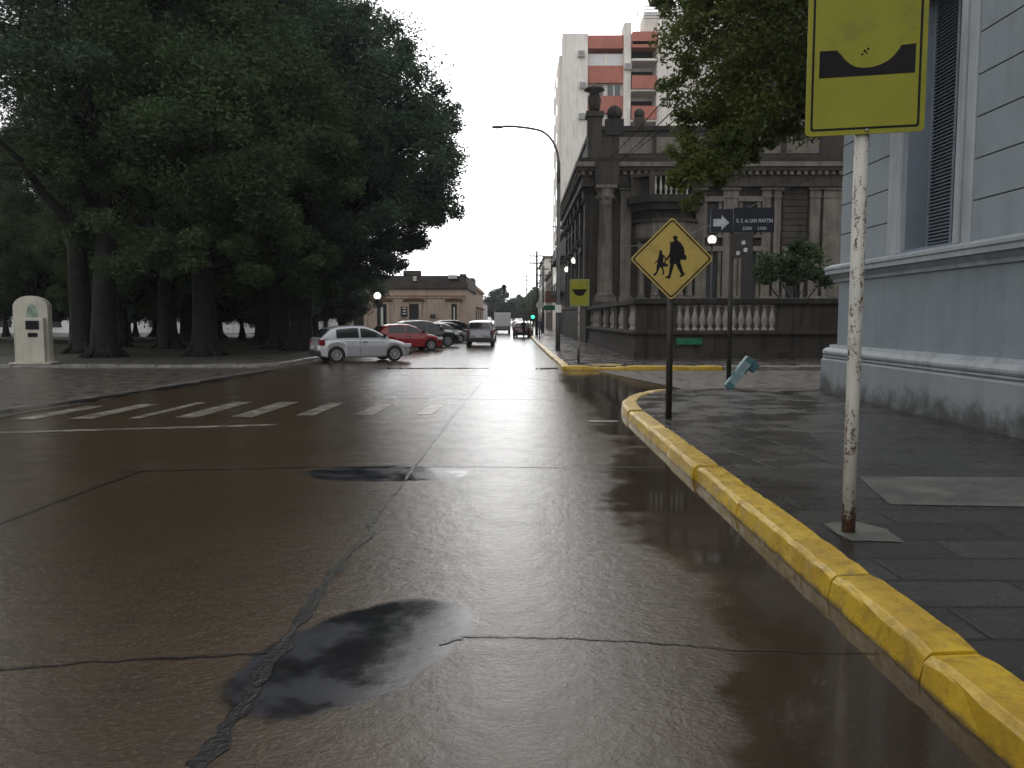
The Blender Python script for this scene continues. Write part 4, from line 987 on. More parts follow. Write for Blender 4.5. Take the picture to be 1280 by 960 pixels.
def interp(P, x):
    if x <= P[0][0]: return P[0][1]
    for (a, b), (c, d) in zip(P, P[1:]):
        if x <= c: return b + (d-b)*(x-a)/(c-a) if c > a else d
    return P[-1][1]
def smoothprof(P, x, k=.06):
    return (interp(P, x-k) + 2*interp(P, x) + interp(P, x+k))/4
KINDS = {
 'hatch': dict(L=3.95, W=1.66, wr=.30, fx=1.22, rx=-1.25, sill=.20,
    up=[(-1.97,.56),(-1.95,.80),(-1.86,.93),(-1.2,.97),(.2,.96),(.85,.95),(1.35,.87),(1.75,.74),(1.92,.60),(1.97,.46)],
    roof=[(-1.90,.95),(-1.45,1.35),(-1.1,1.44),(-.5,1.48),(.0,1.45),(.42,1.31),(1.02,.95)], pil=-.27, rearwin=(-1.84,1.0,-1.47,1.33), win=(-1.24,.78)),
 'suv': dict(L=4.3, W=1.80, wr=.35, fx=1.3, rx=-1.32, sill=.27,
    up=[(-2.13,.62),(-2.12,.95),(-2.02,1.05),(-1.2,1.06),(.4,1.05),(.95,1.04),(1.6,.98),(2.0,.84),(2.12,.68),(2.15,.5)],
    roof=[(-2.02,1.05),(-1.82,1.52),(-1.4,1.62),(-.4,1.66),(.15,1.62),(.55,1.46),(1.1,1.04)], pil=-.1, rearwin=(-1.98,1.12,-1.82,1.50), win=(-1.65,.86)),
}
def make_car(label, kind, paint, loc, rz, group, cat='car', name='parked_car', tall=1.0, doors=2, rack=False, blk_bumper=True, fine=True):
    K = KINDS[kind]; W = K['W']; Lh = K['L']/2; wr = K['wr']
    o = thing(name, label, cat, loc, rz, group)
    def zup(x): return smoothprof(K['up'], x)
    def zlow(x):
        z = K['sill'] + max(0, abs(x)-Lh+.35)*.25
        for ax in (K['fx'], K['rx']):
            r = wr+.055
            if abs(x-ax) < r: z = max(z, wr-.01 + math.sqrt(r*r-(x-ax)**2))
        return z
    def hw(x, s):       # half width at station x, s = 0 sill .. 1 shoulder
        e = max(0, (abs(x)-(Lh-.62))/.62); e = min(1, e)
        base = W/2*(1-.24*e**2.6)
        return base*(1 - .05*(1-s)**2 - .055*max(0, s-.55)**1.3/.35)
    xs = sorted(set([round(-Lh+i*2*Lh/44, 4) for i in range(45)] + [round(ax+q*(wr+.055), 4) for ax in (K['fx'], K['rx']) for q in (-1.01,-.995,-.95,-.85,-.7,-.5,-.25,0,.25,.5,.7,.85,.95,.995,1.01)] + [Lh-.02, -Lh+.02]))
    S = [0, .12, .3, .5, .62, .7, .8, .9, 1.0]
    mb = MB(); rings = []
    for x in xs:
        zl, zu = zlow(x), zup(x); ring = []
        def pt(s, sg):
            crease = .012*math.exp(-((s-.66)/.05)**2)
            return (x, sg*(hw(x, s)+crease), zl + (zu-.05-zl)*s)
        half = [pt(s, 1) for s in S] + [(x, hw(x,1)-.05, zu-.012), (x, hw(x,1)-.14, zu), (x, hw(x,1)*.45, zu+.018), (x, 0, zu+.024)]
        full = half + [(a, -b, c) for a, b, c in half[-2::-1]]
        inn = [(x, -hw(x,0)+.10, zl+.0), (x, hw(x,0)-.10, zl+.0)]
        rings.append([mb.bm.verts.new(p) for p in full + inn])
    n = len(rings[0])
    for a, b in zip(rings, rings[1:]):
        for k in range(n):
            f = mb.bm.faces.new((a[k], a[(k+1)%n], b[(k+1)%n], b[k])); f.smooth = k < n-3
            f.material_index = 1 if k >= n-3 else 0
    mb.bm.faces.new(rings[0]); mb.bm.faces.new(rings[-1][::-1])
    body = mb.build('body', [paint, M['blackplastic']], o)
    # cabin
    RF = K['roof']; zb = RF[0][1]; zr = max(z for _, z in RF)
    def cw(z, x):
        e = max(0, (abs(x+.4)-.9)/1.1)
        return W/2 - .045 - .17*max(0, (z-zb)/(zr-zb))**1.15 - .05*e
    cx = sorted(set([round(RF[0][0]+i*(RF[-1][0]-RF[0][0])/26, 4) for i in range(27)] + [p[0] for p in RF]))
    mb = MB(); rings = []
    for x in cx:
        zt = smoothprof(RF, x, .05); zt = max(zt, zb+.005); ring = []
        half = []
        for s in (0, .25, .5, .75, .93): z = zb-.03+(zt-.02-zb+.03)*s; half.append((x, cw(z, x), z))
        c = cw(zt, x); half += [(x, c-.06, zt-.005), (x, c-.2, zt+.012), (x, c*.4, zt+.022), (x, 0, zt+.025)]
        rings.append([mb.bm.verts.new(p) for p in half + [(a, -b, c2) for a, b, c2 in half[-2::-1]]])
    n = len(rings[0])
    for a, b in zip(rings, rings[1:]):
        for k in range(n-1): mb.bm.faces.new((a[k], a[k+1], b[k+1], b[k])).smooth = True
    mb.bm.faces.new(rings[0]); mb.bm.faces.new(rings[-1][::-1])
    mb.build('cabin', paint, o)
    # side glass
    w0, w1 = K['win']; bp = K['pil']
    def glass_poly(xa, xb):
        top, bot = [], []
        for k in range(13):
            x = xa+(xb-xa)*k/12; zt = smoothprof(RF, x, .05)-.085; z0 = zb+.045
            if zt > z0+.005: top.append((x, zt)); bot.append((x, z0))
        return top, bot
    for sg in (1, -1):
        for xa, xb in ((w0, bp-.04), (bp+.04, w1+.1)):
            top, bot = glass_poly(xa, xb); mb = MB()
            rows = []
            for (x, zt), (_, z0) in zip(top, bot):
                rows.append([[mb.bm.verts.new((x, sg*(cw(z0+(zt-z0)*s, x)+d), z0+(zt-z0)*s)) for s in (0,.25,.5,.75,1)] for d in (.006, -.012)])
            for A, B in zip(rows, rows[1:]):
                for q in (0, 1):
                    for k in range(4): mb.bm.faces.new((A[q][k], A[q][k+1], B[q][k+1], B[q][k])).smooth = True
            mb.build('side_window', M['carglass'], o)
        mb = MB()        # door seams and handle
        for x in ([bp, .86 if kind == 'hatch' else .95] + ([w0+.35] if doors == 4 else [])):
            prev = None
            for k in range(9):
                s = k/8; zl, zu = zlow(x), zup(x); p = Vector((x, sg*(hw(x, s)+.002), zl+(zu-.05-zl)*s))
                if prev is not None: mb.tube([prev, p], .006, 4)
                prev = p
        mb.build('door_seam', M['blackplastic'], o)
        xh = bp+.13 if True else 0; s = .84; MB().bbox(xh-.0, xh+.17, sg*hw(xh, s)-.02, sg*hw(xh, s)+.025, .80 if kind == 'hatch' else .9, .835 if kind == 'hatch' else .935, .008).build('door_handle', M['blackplastic'], o)
        xm = w1-.02; MB().bbox(xm-.07, xm+.06, sg*(W/2-.02)-.06*(sg < 0)-.0, sg*(W/2-.02)+.06*(sg < 0)+.12*(1 if sg > 0 else -1)*(1), zb+.03, zb+.16, .02).build('wing_mirror', M['blackplastic'], o)
        # lights
        xt = -Lh+.0; y0 = hw(-Lh+.16, .8)
        zt0, zt1 = (.70, .93) if kind == 'hatch' else (.82, 1.06)
        MB().bbox(-Lh+.005, -Lh+.25, sg*y0-.13, sg*y0+.03, zt0, zt1, .03).build('taillight', M['taillight'], o)
        yf = hw(Lh-.22, .8)
        MB().bbox(Lh-.40, Lh-.07, sg*yf-.17, sg*yf+.012, .58 if kind == 'hatch' else .72, .74 if kind == 'hatch' else .88, .04).build('headlight', M['headlight'], o)
    # screens front and rear
    a0, z0, a1, z1 = K['rearwin']
    def screen(xa, za, xb, zb_, off, nm, k0=.86):
        mb = MB(); ya, yb = (cw(za, xa))*k0, (cw(zb_, xb))*k0; d = Vector((xb-xa, 0, zb_-za)).normalized(); nr = Vector((-d.z, 0, d.x))*(1 if off > 0 else -1); nr = nr*abs(off)
        v = [Vector((xa,-ya,za))+nr, Vector((xa,ya,za))+nr, Vector((xb,yb,zb_))+nr, Vector((xb,-yb,zb_))+nr]
        mb.face(v); mb.face([p-nr*1.6 for p in v][::-1]); mb.build(nm, M['carglass'], o)
    screen(a0-.01, z0, a1-.01, z1, .035, 'rear_window')
    i = len(RF)-1; (xb, zb2), (xa, za) = RF[i-1], RF[i]
    screen(xa-(xa-xb)*.06, za-(za-zb2)*.1, xb+.02, zb2-.015, -.03, 'windscreen', .9)
    # bumpers
    bm_m = M['blackplastic'] if blk_bumper else paint
    MB().bbox(-Lh-.04, -Lh+.22, -W/2+.14, W/2-.14, .27, .56 if kind == 'suv' else .5, .05).build('rear_bumper', bm_m, o)
    MB().bbox(Lh-.2, Lh+.03, -W/2+.16, W/2-.16, .24, .44, .05).bbox(Lh-.12, Lh+.012, -.42, .42, .50, .60, .02).build('front_grille', M['blackplastic'], o)
    MB().bbox(-Lh-.055, -Lh-.03, -.22, .22, .60 if kind == 'suv' else .56, .72 if kind == 'suv' else .67, .008).build('number_plate', M['numberplate'], o)
    if rack:
        mb = MB()
        for sg in (1,-1): mb.tube([(-1.5, sg*.56, zr-.02), (-1.35, sg*.56, zr+.07), (-.2, sg*.56, zr+.08), (.1, sg*.56, zr-.02)], .02, 6)
        mb.build('roof_rack', M['metal'], o)
    for ax in (K['fx'], K['rx']):
        for sg in (1, -1):
            Mw = Matrix.Rotation(R(-90*sg), 4, 'X')
            q = MB(); r = wr
            q.lathe([(r*.60,-.05),(r*.60,-.0),(r*.66,.012),(r*.9,.02),(r,.0),(r,-.16),(r*.9,-.19),(r*.5,-.19)], n=28, M=Mw, cap=False)
            wl = q.build('wheel', M['rubber'], o); wl.location = (ax, sg*(W/2-.035), wr)
            q = MB(); q.lathe([(r*.10,.014),(r*.14,.012),(r*.16,.0),(r*.16,-.03)], n=16, M=Mw); 
            rr = []
            q.lathe([(r*.53,-.03),(r*.56,.006),(r*.60,.016),(r*.67,.016),(r*.67,-.03)], n=28, M=Mw, cap=False)
            for k in range(8 if kind == 'hatch' else 6):
                an = 2*math.pi*k/(8 if kind == 'hatch' else 6)
                T = Mw @ Matrix.Rotation(an, 4, 'Z'); q.box(r*.12, r*.60, -r*.075, r*.075, -.012, .010, T)
            rim = q.build('rim', M['alloy'], wl); 
            MB().lathe([(.02,-.02),(r*.6,-.02),(r*.6,-.05),(.02,-.05)], n=20, M=Mw).build('brake_disc', M['blackplastic'], wl)
    if tall != 1: o.scale = (1, 1, tall)
    return o
PK = 'cars parked diagonally along the plaza'
make_car('silver two-door hatchback at the front of the diagonal parking row', 'hatch', M['silver'], (-6.5, 33.6, .003), R(29), PK)
make_car('bright red hatchback parked behind the silver one', 'hatch', M['red_car'], (-6.2, 45.2, .003), R(28), PK, doors=4)
make_car('black estate with roof rails parked next to the red hatchback', 'suv', M['black_car'], (-5.9, 51.6, .003), R(28), PK, doors=4, rack=True)
make_car('pale silver car parked between two dark cars far along the row', 'hatch', M['pale_car'], (-5.6, 60.0, .003), R(28), PK, doors=4)
make_car('dark grey car parked past the pale silver one', 'hatch', M['grey_car'], (-5.5, 66.5, .003), R(28), PK, doors=4)
make_car('farthest dark car at the end of the parking row', 'suv', M['black_car'], (-5.6, 73.5, .003), R(28), PK, doors=4)
make_car('pale grey car with dark bumper driving away in the middle of the street', 'suv', M['white_car'], (-2.33, 53.6, .003), R(90), None, name='moving_car', doors=4)
make_car('white car driving just ahead of the pale grey one', 'hatch', M['pale_car'], (-2.5, 68, .003), R(90), None, name='moving_car', doors=4)
make_car('maroon car stopped at the right kerb far down the street', 'hatch', M['maroon_car'], (1.0-.35, 79, .003), R(84), None, doors=4)
make_car('tiny distant white car in the middle of the street beyond the lorry', 'hatch', M['pale_car'], (.1, 150, .003), R(90), None, name='moving_car', doors=4)
# box lorry
o = thing('box_lorry', 'small lorry with plain pale box body seen from behind', 'lorry', (-1.65, 98, .003))
bx = MB().bbox(-1.0, 1.0, 0, 3.6, .85, 2.55, .04).build('cargo_box', M['white'], o)
MB().box(-.95, -.03, -.03, -.004, .92, 2.48).box(.03, .95, -.03, -.004, .92, 2.48).build('rear_door', M['blind'], bx)
MB().bbox(-.85, .85, 3.7, 5.2, .45, 2.1, .12).build('cab', M['white'], o)
MB().bbox(-.92, .92, .05, 3.7, .5, .849, .02).build('chassis', M['metal'], o)
MB().bbox(-.95, .95, -.1, .1, .38, .55, .03).build('bumper', M['blackplastic'], o)
for sx in (-.8, .8):
    for y in (.8, 4.3):
        MB().lathe([(.2,-.13),(.38,-.13),(.4,-.08),(.4,.08),(.38,.13),(.2,.13)], (0,0,0), 20, Matrix.Rotation(R(90),4,'Y')).build('wheel', M['rubber'], o).location = (sx, y, .4)
    MB().bbox(sx-.08, sx+.08, -.12, -.09, .6, .75, .01).build('taillight', M['taillight'], o)

# ------------------------------------------------------------------ people
M['skin'] = pmat('skin', (.33, .19, .13), .5); M['hair'] = pmat('dark_hair', (.015, .011, .009), .6)
M['cloth_dark'] = pmat('dark_clothing', (.018, .02, .022), .85); M['cloth_blue'] = pmat('blue_clothing', (.05, .075, .14), .85); M['trousers'] = pmat('dark_trousers', (.02, .02, .026), .85)
def person(label, loc, rz, top, stride=.16, h=1.72):
    o = thing('person', label, 'person', loc, rz); k = h/1.72
    V = [((0,0,.92),.145),((0,.0,1.12),.135),((0,.01,1.34),.165),((0,.0,1.47),.07),((0,-.015,1.54),.075),((0,-.02,1.63),.105),((0,-.02,1.68),.085)]
    E = [(0,1),(1,2),(2,3),(3,4),(4,5),(5,6)]
    def chain(root, pts):
        p = root
        for c, r in pts: V.append((c, r)); E.append((p, len(V)-1)); p = len(V)-1
    for sg in (1,-1):
        f = stride*sg
        chain(2, [((.17*sg,.01,1.39),.07),((.235*sg,.03-f*.5,1.12),.05),((.24*sg,-.06-f*.8,.90),.038),((.235*sg,-.08-f*.9,.80),.04)])
        chain(0, [((.09*sg,0,.86),.105),((.1*sg,-.04+f*.6,.49),.07),((.1*sg,.03+f*1.2,.10),.045),((.1*sg,-.10+f*1.2,.05),.045)])
    me = bpy.data.meshes.new('body'); me.from_pydata([Vector(v)*k for v, _ in V], E, [])
    b = bpy.data.objects.new('body', me); COL.objects.link(b)
    sk = b.modifiers.new('skin', 'SKIN'); ss = b.modifiers.new('sub', 'SUBSURF'); ss.levels = 2; ss.render_levels = 2
    for i, (_, r) in enumerate(V): me.skin_vertices[0].data[i].radius = (r*k, r*k*.85)
    me.skin_vertices[0].data[0].use_root = True
    bpy.context.view_layer.update(); m2 = bpy.data.meshes.new_from_object(b.evaluated_get(bpy.context.evaluated_depsgraph_get()))
    bpy.data.objects.remove(b); m2.name = 'body'
    m2.materials.clear()
    for m_ in (top, M['trousers'], M['skin'], M['rubber']): m2.materials.append(m_)
    for p in m2.polygons:
        z = p.center.z/k; x = abs(p.center.x)/k; p.use_smooth = True
        p.material_index = 2 if z > 1.46 or (x > .19 and z < .86) else (0 if z > .93 or x > .19 else (3 if z < .1 else 1))
    b = bpy.data.objects.new('body', m2); COL.objects.link(b); b.parent = o
    hr = MB().sphere((0, .02*k, 1.69*k), .112*k, 14, (.95, 1.05, .8)).build('hair', M['hair'], o)
    return o
person('person in dark clothing standing in the road by the maroon car', (.72, 75, .003), R(20), M['cloth_dark'])
person('person in blue top walking on the right pavement by the utility pole', (2.35, 78, .145), R(170), M['cloth_blue'])
# ------------------------------------------------------------------ trees
def leafmat(name, c1, c2, c3):
    m, t, b = newmat(name)
    co = t.new('ShaderNodeTexCoord').outputs['Object']; oi = t.new('ShaderNodeObjectInfo')
    n = t.noise(co, .55, 3); n2 = t.noise(co, 5, 2)
    c = t.mix(t.rng(n, .35, .65, 0, 1), c1, c2); c = t.mix(t.rng(n2, .55, .75, 0, .7), c, c3)
    c = t.mix(t.m('MULTIPLY', oi.outputs['Random'], .35), c, c1)
    t.l.new(c, b.inputs['Base Color']); b.inputs['Roughness'].default_value = .55; b.inputs['Specular IOR Level'].default_value = .25
    tr = t.new('ShaderNodeBsdfTranslucent'); t.l.new(c, tr.inputs['Color'])
    ms = t.new('ShaderNodeMixShader'); ms.inputs[0].default_value = .42
    out = [n_ for n_ in t.n if n_.type == 'OUTPUT_MATERIAL'][0]
    t.l.new(b.outputs[0], ms.inputs[1]); t.l.new(tr.outputs[0], ms.inputs[2]); t.l.new(ms.outputs[0], out.inputs['Surface'])
    return m
M['leaf'] = leafmat('dark_evergreen_leaves', (.034, .062, .026), (.058, .096, .033), (.09, .13, .04))
M['leaf_cool'] = leafmat('deep_green_leaves', (.048, .082, .056), (.075, .116, .072), (.10, .14, .078))
M['leaf_light'] = leafmat('yellowing_leaves', (.07, .10, .028), (.12, .145, .03), (.24, .19, .035))
M['leaf_far'] = leafmat('far_leaves', (.05, .07, .045), (.07, .095, .055), (.09, .11, .06))
M['bark'] = pmat('dark_wet_bark', (.016, .014, .012), .85, .4, 2.5, 1.0, 7, spec=.2, streak=.5)
def foliage(name, lobes, n, ls, mat, parent, sub=26, spread=.36, droop=.35, seed=1, hollow=.55, narrow=.42):
    """leaf-sized faces gathered in clumps over the lobes' outer shells"""
    rg = np.random.default_rng(seed)
    area = np.array([l[3]**2 for l in lobes]); area = area/area.sum()
    C = []
    for l, a in zip(lobes, area):
        k = max(4, int(sub*len(lobes)*a)); m = int(n*a)
        d = rg.normal(size=(k, 3)); d /= np.linalg.norm(d, axis=1)[:, None]
        rr = l[3]*(hollow + (1-hollow)*rg.random(k)**.6)
        cen = np.array(l[:3]) + d*rr[:, None]*np.array([1, 1, l[4] if len(l) > 4 else .85])
        rs = l[3]*spread*rg.uniform(.55, 1.25, k)
        wt = rs**2*rg.uniform(.35, 1.5, k); idx = rg.choice(k, size=m, p=wt/wt.sum())
        q = rg.normal(size=(m, 3)); q /= np.linalg.norm(q, axis=1)[:, None]
        q *= (rg.random(m)**.5)[:, None]*rg.uniform(.8, 1.25, k)[idx][:, None]; q[:, 2] -= np.maximum(0, rg.normal(size=m))*.28*(rg.random(m) < .3)
        C.append(cen[idx] + q*rs[idx][:, None]*np.array([1, 1, .72]))
    C = np.vstack(C); m = len(C)
    u = rg.normal(size=(m, 3)); u[:, 2] = u[:, 2]*.5 - droop; u /= np.linalg.norm(u, axis=1)[:, None]
    v = np.cross(u, rg.normal(size=(m, 3))); v /= np.linalg.norm(v, axis=1)[:, None]
    s = ls*rg.uniform(.6, 1.35, m)[:, None]
    P = np.empty((m, 4, 3)); P[:, 0] = C-u*s*.5; P[:, 1] = C+v*s*narrow*.5-u*s*.05; P[:, 2] = C+u*s*.5; P[:, 3] = C-v*s*narrow*.5-u*s*.05
    me = bpy.data.meshes.new(name); me.vertices.add(4*m); me.vertices.foreach_set('co', P.reshape(-1))
    me.loops.add(4*m); me.loops.foreach_set('vertex_index', np.arange(4*m, dtype=np.int32))
    me.polygons.add(m); me.polygons.foreach_set('loop_start', np.arange(0, 4*m, 4, dtype=np.int32))
    me.materials.append(mat); me.update(); me.validate()
    o = bpy.data.objects.new(name, me); COL.objects.link(o); o.parent = parent; return o
def wood(base_r, h, targets, seed=1, lean=(0,0), flare=1.7, twigs=True, fork=1.0):
    """tapered flared trunk with limbs reaching the given points"""
    rd = random.Random(seed); mb = MB(); top = Vector((lean[0], lean[1], h))
    tr = [Vector((0,0,-.1)), Vector((0,0,.25)), Vector((lean[0]*.15+rd.uniform(-.1,.1), lean[1]*.15, h*.3)), Vector((lean[0]*.5, lean[1]*.5, h*.65)), top]
    mb.tube(tr, [base_r*flare, base_r*1.2, base_r, base_r*.88, base_r*.8], 14)
    for k in range(6):      # root buttresses
        a = k*1.05+rd.random()*.5; mb.tube([(math.cos(a)*base_r*.5, math.sin(a)*base_r*.5, .9), (math.cos(a)*base_r*1.2, math.sin(a)*base_r*1.2, .25), (math.cos(a)*base_r*2.1, math.sin(a)*base_r*2.1, -.05)], [base_r*.25, base_r*.3, base_r*.15], 7)
    for tx in targets:
        T = Vector(tx[:3]); st = Vector((lean[0]*.8, lean[1]*.8, h*(.86*fork if fork < 1 else .86))); d = T-st
        pts = [st]
        for k in range(1, 6):
            f = k/5; p = st + d*f; p.z += (1-f)*f*d.length*.22; p += Vector((rd.uniform(-1,1), rd.uniform(-1,1), rd.uniform(-.5,.5)))*d.length*.035*(k < 5); pts.append(p)
        r0 = base_r*rd.uniform(.38, .6); mb.tube(pts, [r0*(1-.8*k/5) for k in range(6)], 8)
        if twigs:
            for k in range(4):
                s = pts[rd.choice((2,3,4,5))]; e = s + Vector((rd.uniform(-1,1), rd.uniform(-1,1), rd.uniform(-.2,1)))*d.length*.32
                mb.tube([s, s.lerp(e,.5)+Vector((0,0,.15)), e], [r0*.28, r0*.18, r0*.05], 5)
    return mb
def tree(name, label, loc, rz, lobes, trunk, nleaf, ls, lm, group=None, seed=1, sub=26, spread=.36, hollow=.55, droop=.35, twigs=True, limbs=None):
    o = thing(name, label, 'tree', loc, rz, group)
    br, h, lean = trunk
    wood(br, h, limbs or lobes, seed, lean, twigs=twigs).build('trunk', M['bark'], o)
    foliage('crown', lobes, nleaf, ls, lm, o, sub, spread, droop, seed, hollow); return o
PT = 'evergreen trees in the plaza'
# rightmost big tree, whose round crown hangs over the parked cars
tree('plaza_tree', 'big round dark green tree overhanging the parked cars at the right end of the plaza', (-11.2, 42, .125), 0,
     [(2.2,0,13.4,4.6),(5.3,-.6,10.2,3.3),(3.6,-1.2,7.4,3.0),(-1.5,-1.5,9.0,4.0),(.4,.5,15.6,3.6),(6.3,.4,8.0,2.1),(-2.5,1,13,4.2),(4.4,1.2,5.9,1.9),(3.0,.3,5.2,2.0),(1.0,-.5,4.9,2.2),(-2.5,-2,5.6,2.6),(-3.5,2,6.5,3),(6.2,0,10.0,2.6),(5.4,.4,6.9,2.3),(4.0,-.6,5.0,1.6),(6.6,.3,11.6,1.9),(5.2,0,12.8,2.3),(3.6,0,15.2,2.6),(1.2,2.6,9.0,3.6),(4.6,.5,12.6,2.9),(.8,-2.6,6.2,2.2)],
     (.55, 4.6, (.3, 0)), 300000, .19, M['leaf_cool'], PT, 3, 30, .34)
def lob(specs): return specs
L_A = [(0,0,13,4.6),(3.4,1,10.5,3.7),(-3.4,-1,10.5,3.9),(1.0,3.2,9.5,3.6),(.5,-3.4,9.0,3.5),(2.5,-2.5,6.6,2.6),(-2.6,2.6,7.2,2.8),(0,0,17,3.6),(0,0,21,3.8),(2.2,1,24,3.0),(-3,.5,20.5,3.2),(-2.6,-2.8,5.6,2.4),(2.9,-2.9,4.3,1.7),(-.3,-3.9,4.7,1.9),(-3.9,.2,4.5,1.8),(3.9,1.0,4.9,2.1),(.5,3.4,5.2,2.4),(2.0,-4.2,6.8,2.0),(-4.6,-1.5,7.8,1.8),(4.8,-1,8.2,2.0),(-1.5,-4.3,9.5,1.9)]
L_B = [(.5,0,14.5,4.2),(3.6,-1.5,12.5,3.2),(-3.8,.5,13.2,3.2),(2.4,2.4,10,2.8),(-2.2,-2.6,10.4,2.9),(-.4,1,18,3.6),(.3,0,22,4.0),(-2,1,25,3.2),(2.8,0,20,3),(3.8,1.6,16,2.8),(-3.8,-2,16.6,2.6)]
A = tree('plaza_tree', 'broad bright-edged evergreen standing forward in the middle of the plaza', (-13.8, 35.6, .13), R(20), L_A, (.52, 4.4, (0,0)), 270000, .20, M['leaf'], PT, 5, 28, .34)
B = tree('plaza_tree', 'tall dark tree with bare upright limbs at the left edge of the photo', (-17.6, 29.8+4.5, .13), R(65), L_B, (.48, 6.5, (.3,-.2)), 110000, .18, M['leaf_cool'], PT, 9, 22, .32)
def again(src, label, x, y, rz, s=1.0):
    c = copy_tree(src); c.location = (x, y, .13); c.rotation_euler.z = R(rz); c.scale = (s,)*3; c['label'] = label; return c
again(B, 'tall dark tree second from the left with sky showing between its limbs', -20.8, 38.5, 170, 1.02)
again(A, 'wide dark tree behind the kiosk and to its right', -19.5, 45, 140, .98)
again(A, 'dense dark tree between the forward one and the overhanging one', -13.2, 45, 255, 1.04)
again(A, 'dark tree half hidden behind the forward plaza tree', -16.0, 51, 60, 1.0)
again(B, 'slender dark tree behind the overhanging one', -14.2, 53.5, 300, .9)
again(A, 'dark leaning tree deep in the left of the plaza', -23.0, 47, 330, .62)
again(A, 'back-row tree at the far left behind the kiosk', -32, 54, 80, .6)
again(A, 'back-row tree behind the wide dark tree', -24.5, 60, 190, .95)
again(A, 'back-row tree in the middle of the plaza', -19.5, 63, 20, .9)
again(A, 'back-row tree in front of the white house', -26, 70, 290, .85)
again(B, 'last plaza tree near the park lamp', -16.8, 67, 110, .72)
L_C = [(0,0,8,4.2),(3.2,.5,6,3.2),(-3.2,0,6,3.2),(0,0,4.2,3.2,.7),(2.6,-1.5,3.4,2.2,.7),(-2.6,-1.0,3.4,2.2,.7),(0,0,11.5,3.4)]
Cc = tree('plaza_tree', 'low-crowned dark tree at the back of the plaza left of the white gap', (-27.5, 64, .13), 0, L_C, (.45, 2.4, (0,0)), 120000, .24, M['leaf_cool'], PT, 61, 28, .36)
for i, (x, y, s) in enumerate(((-36, 60, 1.0), (-44, 66, 1.05), (-22.5, 72, .9), (-33, 74, 1.0), (-16.5, 76, .72))):
    again(Cc, ('low-crowned dark tree farthest left in the back row', 'low-crowned dark tree at the left edge of the photo behind the kiosk', 'low-crowned dark tree behind the middle trunks', 'deepest low-crowned tree on the left', 'smaller low-crowned tree close to the white house')[i], x, y, 80*i, s)
# small trunks of the shrubs in the back row
L_S = [(0,0,3.0,1.9,.8),(1.2,.5,2.4,1.3),(-1.3,-.3,2.5,1.4),(.2,1.2,2.2,1.3)]
S1 = tree('plaza_shrub', 'dark low shrub under the trees near the silver car', (-17.5, 60, .13), 0, L_S, (.16, 1.2, (0,0)), 16000, .2, M['leaf_cool'], 'dark shrubs under the plaza trees', 21, 16, .4, twigs=False)
for i, (x, y, s) in enumerate(((-27, 56, 1.2), (-33.5, 62, 1.3), (-22.5, 66, 1.15), (-38.5, 66, 1.4), (-47, 74, 1.4), (-41, 77, 1.3), (-35.5, 75, 1.2), (-29.5, 77, 1.3), (-25.5, 75, 1.1), (-21.5, 79, 1.2))):
    again(S1, ('dark low shrub in the gap right of the kiosk', 'dark low shrub at the far left under the trees', 'dark low shrub in the middle gap between trunks', 'dark low shrub behind the kiosk', 'deep shrub at the left edge of the photo under the trees', 'deep shrub second from the left edge', 'deep shrub third from the left edge in the back of the plaza', 'deep shrub in the middle of the back hedge', 'deep shrub behind the middle trunks', 'deep shrub close to the white house near the silver car')[i], x, y, 70*i, s)
# tree overhanging from behind the pale blue building
o = tree('street_tree', 'yellow-green street tree leaning out from behind the pale blue building over the dark garden wall', (10.6, 20.6-1.2, .14), 0,
     [(-6.50,0.95,5.00,0.42),(-6.10,1.20,5.50,0.60),(-5.50,1.45,6.00,0.80),(-4.75,0.95,6.70,1.00),(-4.10,1.20,7.40,1.30),(-5.70,1.45,7.30,1.00),(-6.30,0.95,8.20,0.80),(-6.20,1.20,9.30,0.85),(-6.80,1.45,9.30,0.50),(-5.00,0.95,8.70,1.30),(-3.70,1.20,8.90,1.60),(-3.10,1.45,7.10,1.00),(-5.40,0.95,9.90,1.10),(-4.10,1.20,11.20,1.90),(-6.10,1.45,6.70,0.70),(-2.00,0.95,10.00,2.10),(-6.50,1.20,7.50,0.45),(-5.60,1.45,11.00,1.00),(-6.30,0.95,5.80,0.50),(-2.80,1.20,12.00,2.30),(-5.00,1.45,6.00,0.50),(-4.20,0.95,6.60,0.70),(-1.40,1.20,8.20,1.60),(-6.3,1.1,4.75,.4),(-6.0,1.2,5.15,.6),(-5.4,1.0,5.6,.65),(-4.6,1.2,5.95,.7),(-5.2,1.4,6.5,.8)],
     (.24, 4.2, (-.5,.3)), 100000, .13, M['leaf_light'], None, 31, 22, .5, .3, .6, limbs=[(-3.6,1.2,8.6),(-3.0,1.3,9.9),(-1.6,1.2,10.4)])
mb = MB()
for k, (x0, z0, x1, z1) in enumerate(((-5.0,9.2,-8.2,5.7),(-4.4,9.0,-8.0,5.6),(-4.2,8.4,-7.6,5.9),(-4.8,9.7,-7.0,6.9))):
    p0 = Vector((x0,1.8,z0)); p1 = Vector((x1,1.9,z1)); mb.tube([p0, p0.lerp(p1,.5)+Vector((.12,0,.12)), p1], [.035-.005*k,.02,.006], 6)
for (x0, z0, x1, z1) in ((-3.6,7.0,-5.6,5.2),(-3.4,6.6,-5.0,5.4)):
    p0 = Vector((x0,.8,z0)); p1 = Vector((x1,1.4,z1)); mb.tube([p0, p0.lerp(p1,.4)+Vector((0,.1,.35)), p0.lerp(p1,.75)+Vector((0,0,.2)), p1], [.06,.045,.025,.008], 6)
mb.build('drooping_branches', M['bark'], o)
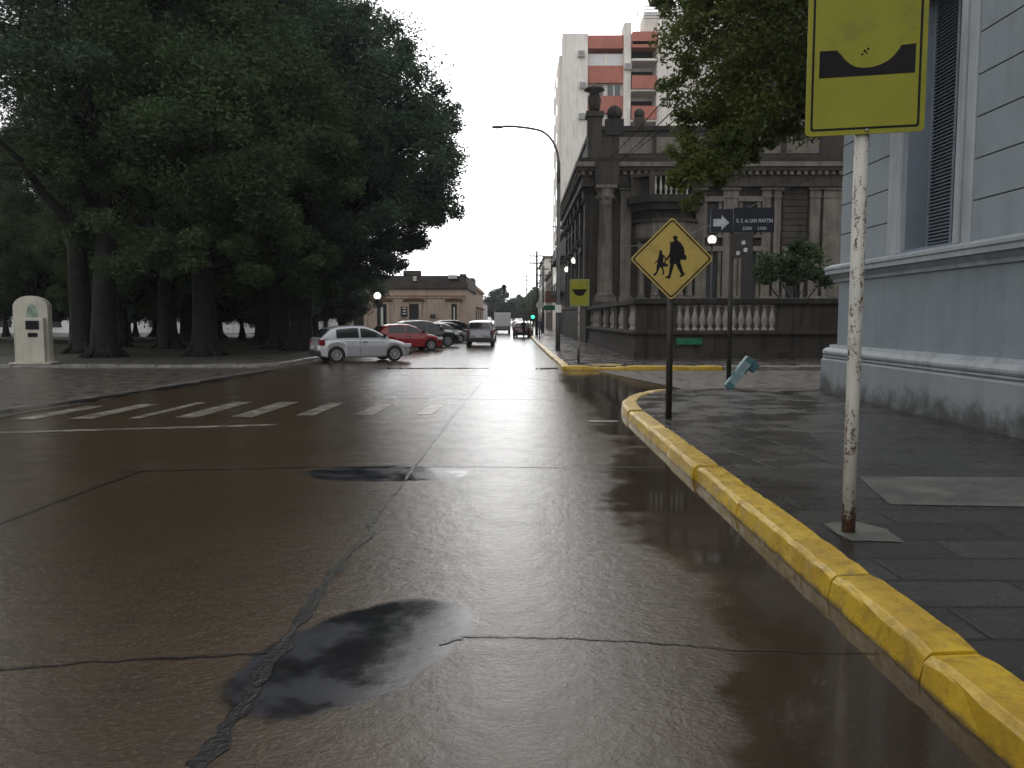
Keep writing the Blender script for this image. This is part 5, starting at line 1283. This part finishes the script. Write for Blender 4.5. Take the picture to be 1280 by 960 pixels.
# bush tree in the palace garden
tree('garden_tree', 'small spreading multi-stemmed tree behind the balustrade wall', (12.6, 36.6, .14), 0,
     [(-.9,0,4.1,.85,.6),(.5,.2,4.4,.9,.6),(1.3,0,3.6,.7,.6),(-1.4,.2,3.5,.6,.6),(0,.3,3.6,.7,.6),(.2,0,4.9,.55)], (.1, 1.6, (0,0)), 6500, .2, M['leaf'], None, 41, 14, .5, .3)
# trees closing the street
FG = 'trees closing the far end of the street'
L_F = [(0,0,7,4.6,.9),(3,0,5.5,3.2),(-3,1,5.5,3.2),(0,-2,4.6,3.0),(1,1,10,3.2)]
Ft = tree('far_tree', 'tallest round tree closing the end of the street', (-6.0, 262, 0), 0, L_F, (.5, 3, (0,0)), 22000, .6, M['leaf_far'], FG, 51, 20, .4, twigs=False)
for (x, y, s, lb) in ((-14.5, 255, .95, 'round tree left of the tallest one at the end of the street'), (-21, 245, 1.05, 'far tree above the low houses at the left end of the street'), (3, 300, .85, 'lowest far tree on the right of the tallest one'), (5.5, 240, .9, 'far tree on the right pavement beyond the tan terrace'), (10, 262, 1.25, 'tall far tree behind the terrace at the right end'), (6.2, 205, .8, 'roadside tree near the distant utility pole'), (-1.0, 330, .9, 'hazy far tree straight ahead in the middle')):
    c = copy_tree(Ft); c.location = (x, y, 0); c.rotation_euler.z = x; c.scale = (s,)*3; c['label'] = lb

# ------------------------------------------------------------------ damp air
m = bpy.data.materials.new('damp_air'); m.use_nodes = True; nt = m.node_tree
for n_ in list(nt.nodes):
    if n_.type != 'OUTPUT_MATERIAL': nt.nodes.remove(n_)
pv = nt.nodes.new('ShaderNodeVolumePrincipled'); pv.inputs['Color'].default_value = (.92, .95, 1, 1); pv.inputs['Density'].default_value = HAZE; pv.inputs['Anisotropy'].default_value = .3
nt.links.new(pv.outputs[0], [n_ for n_ in nt.nodes if n_.type == 'OUTPUT_MATERIAL'][0].inputs['Volume'])
if HAZE: tag(MB().box(-4300, 4300, -90, 5200, -1.1, 46).build('haze', m), kind='stuff')
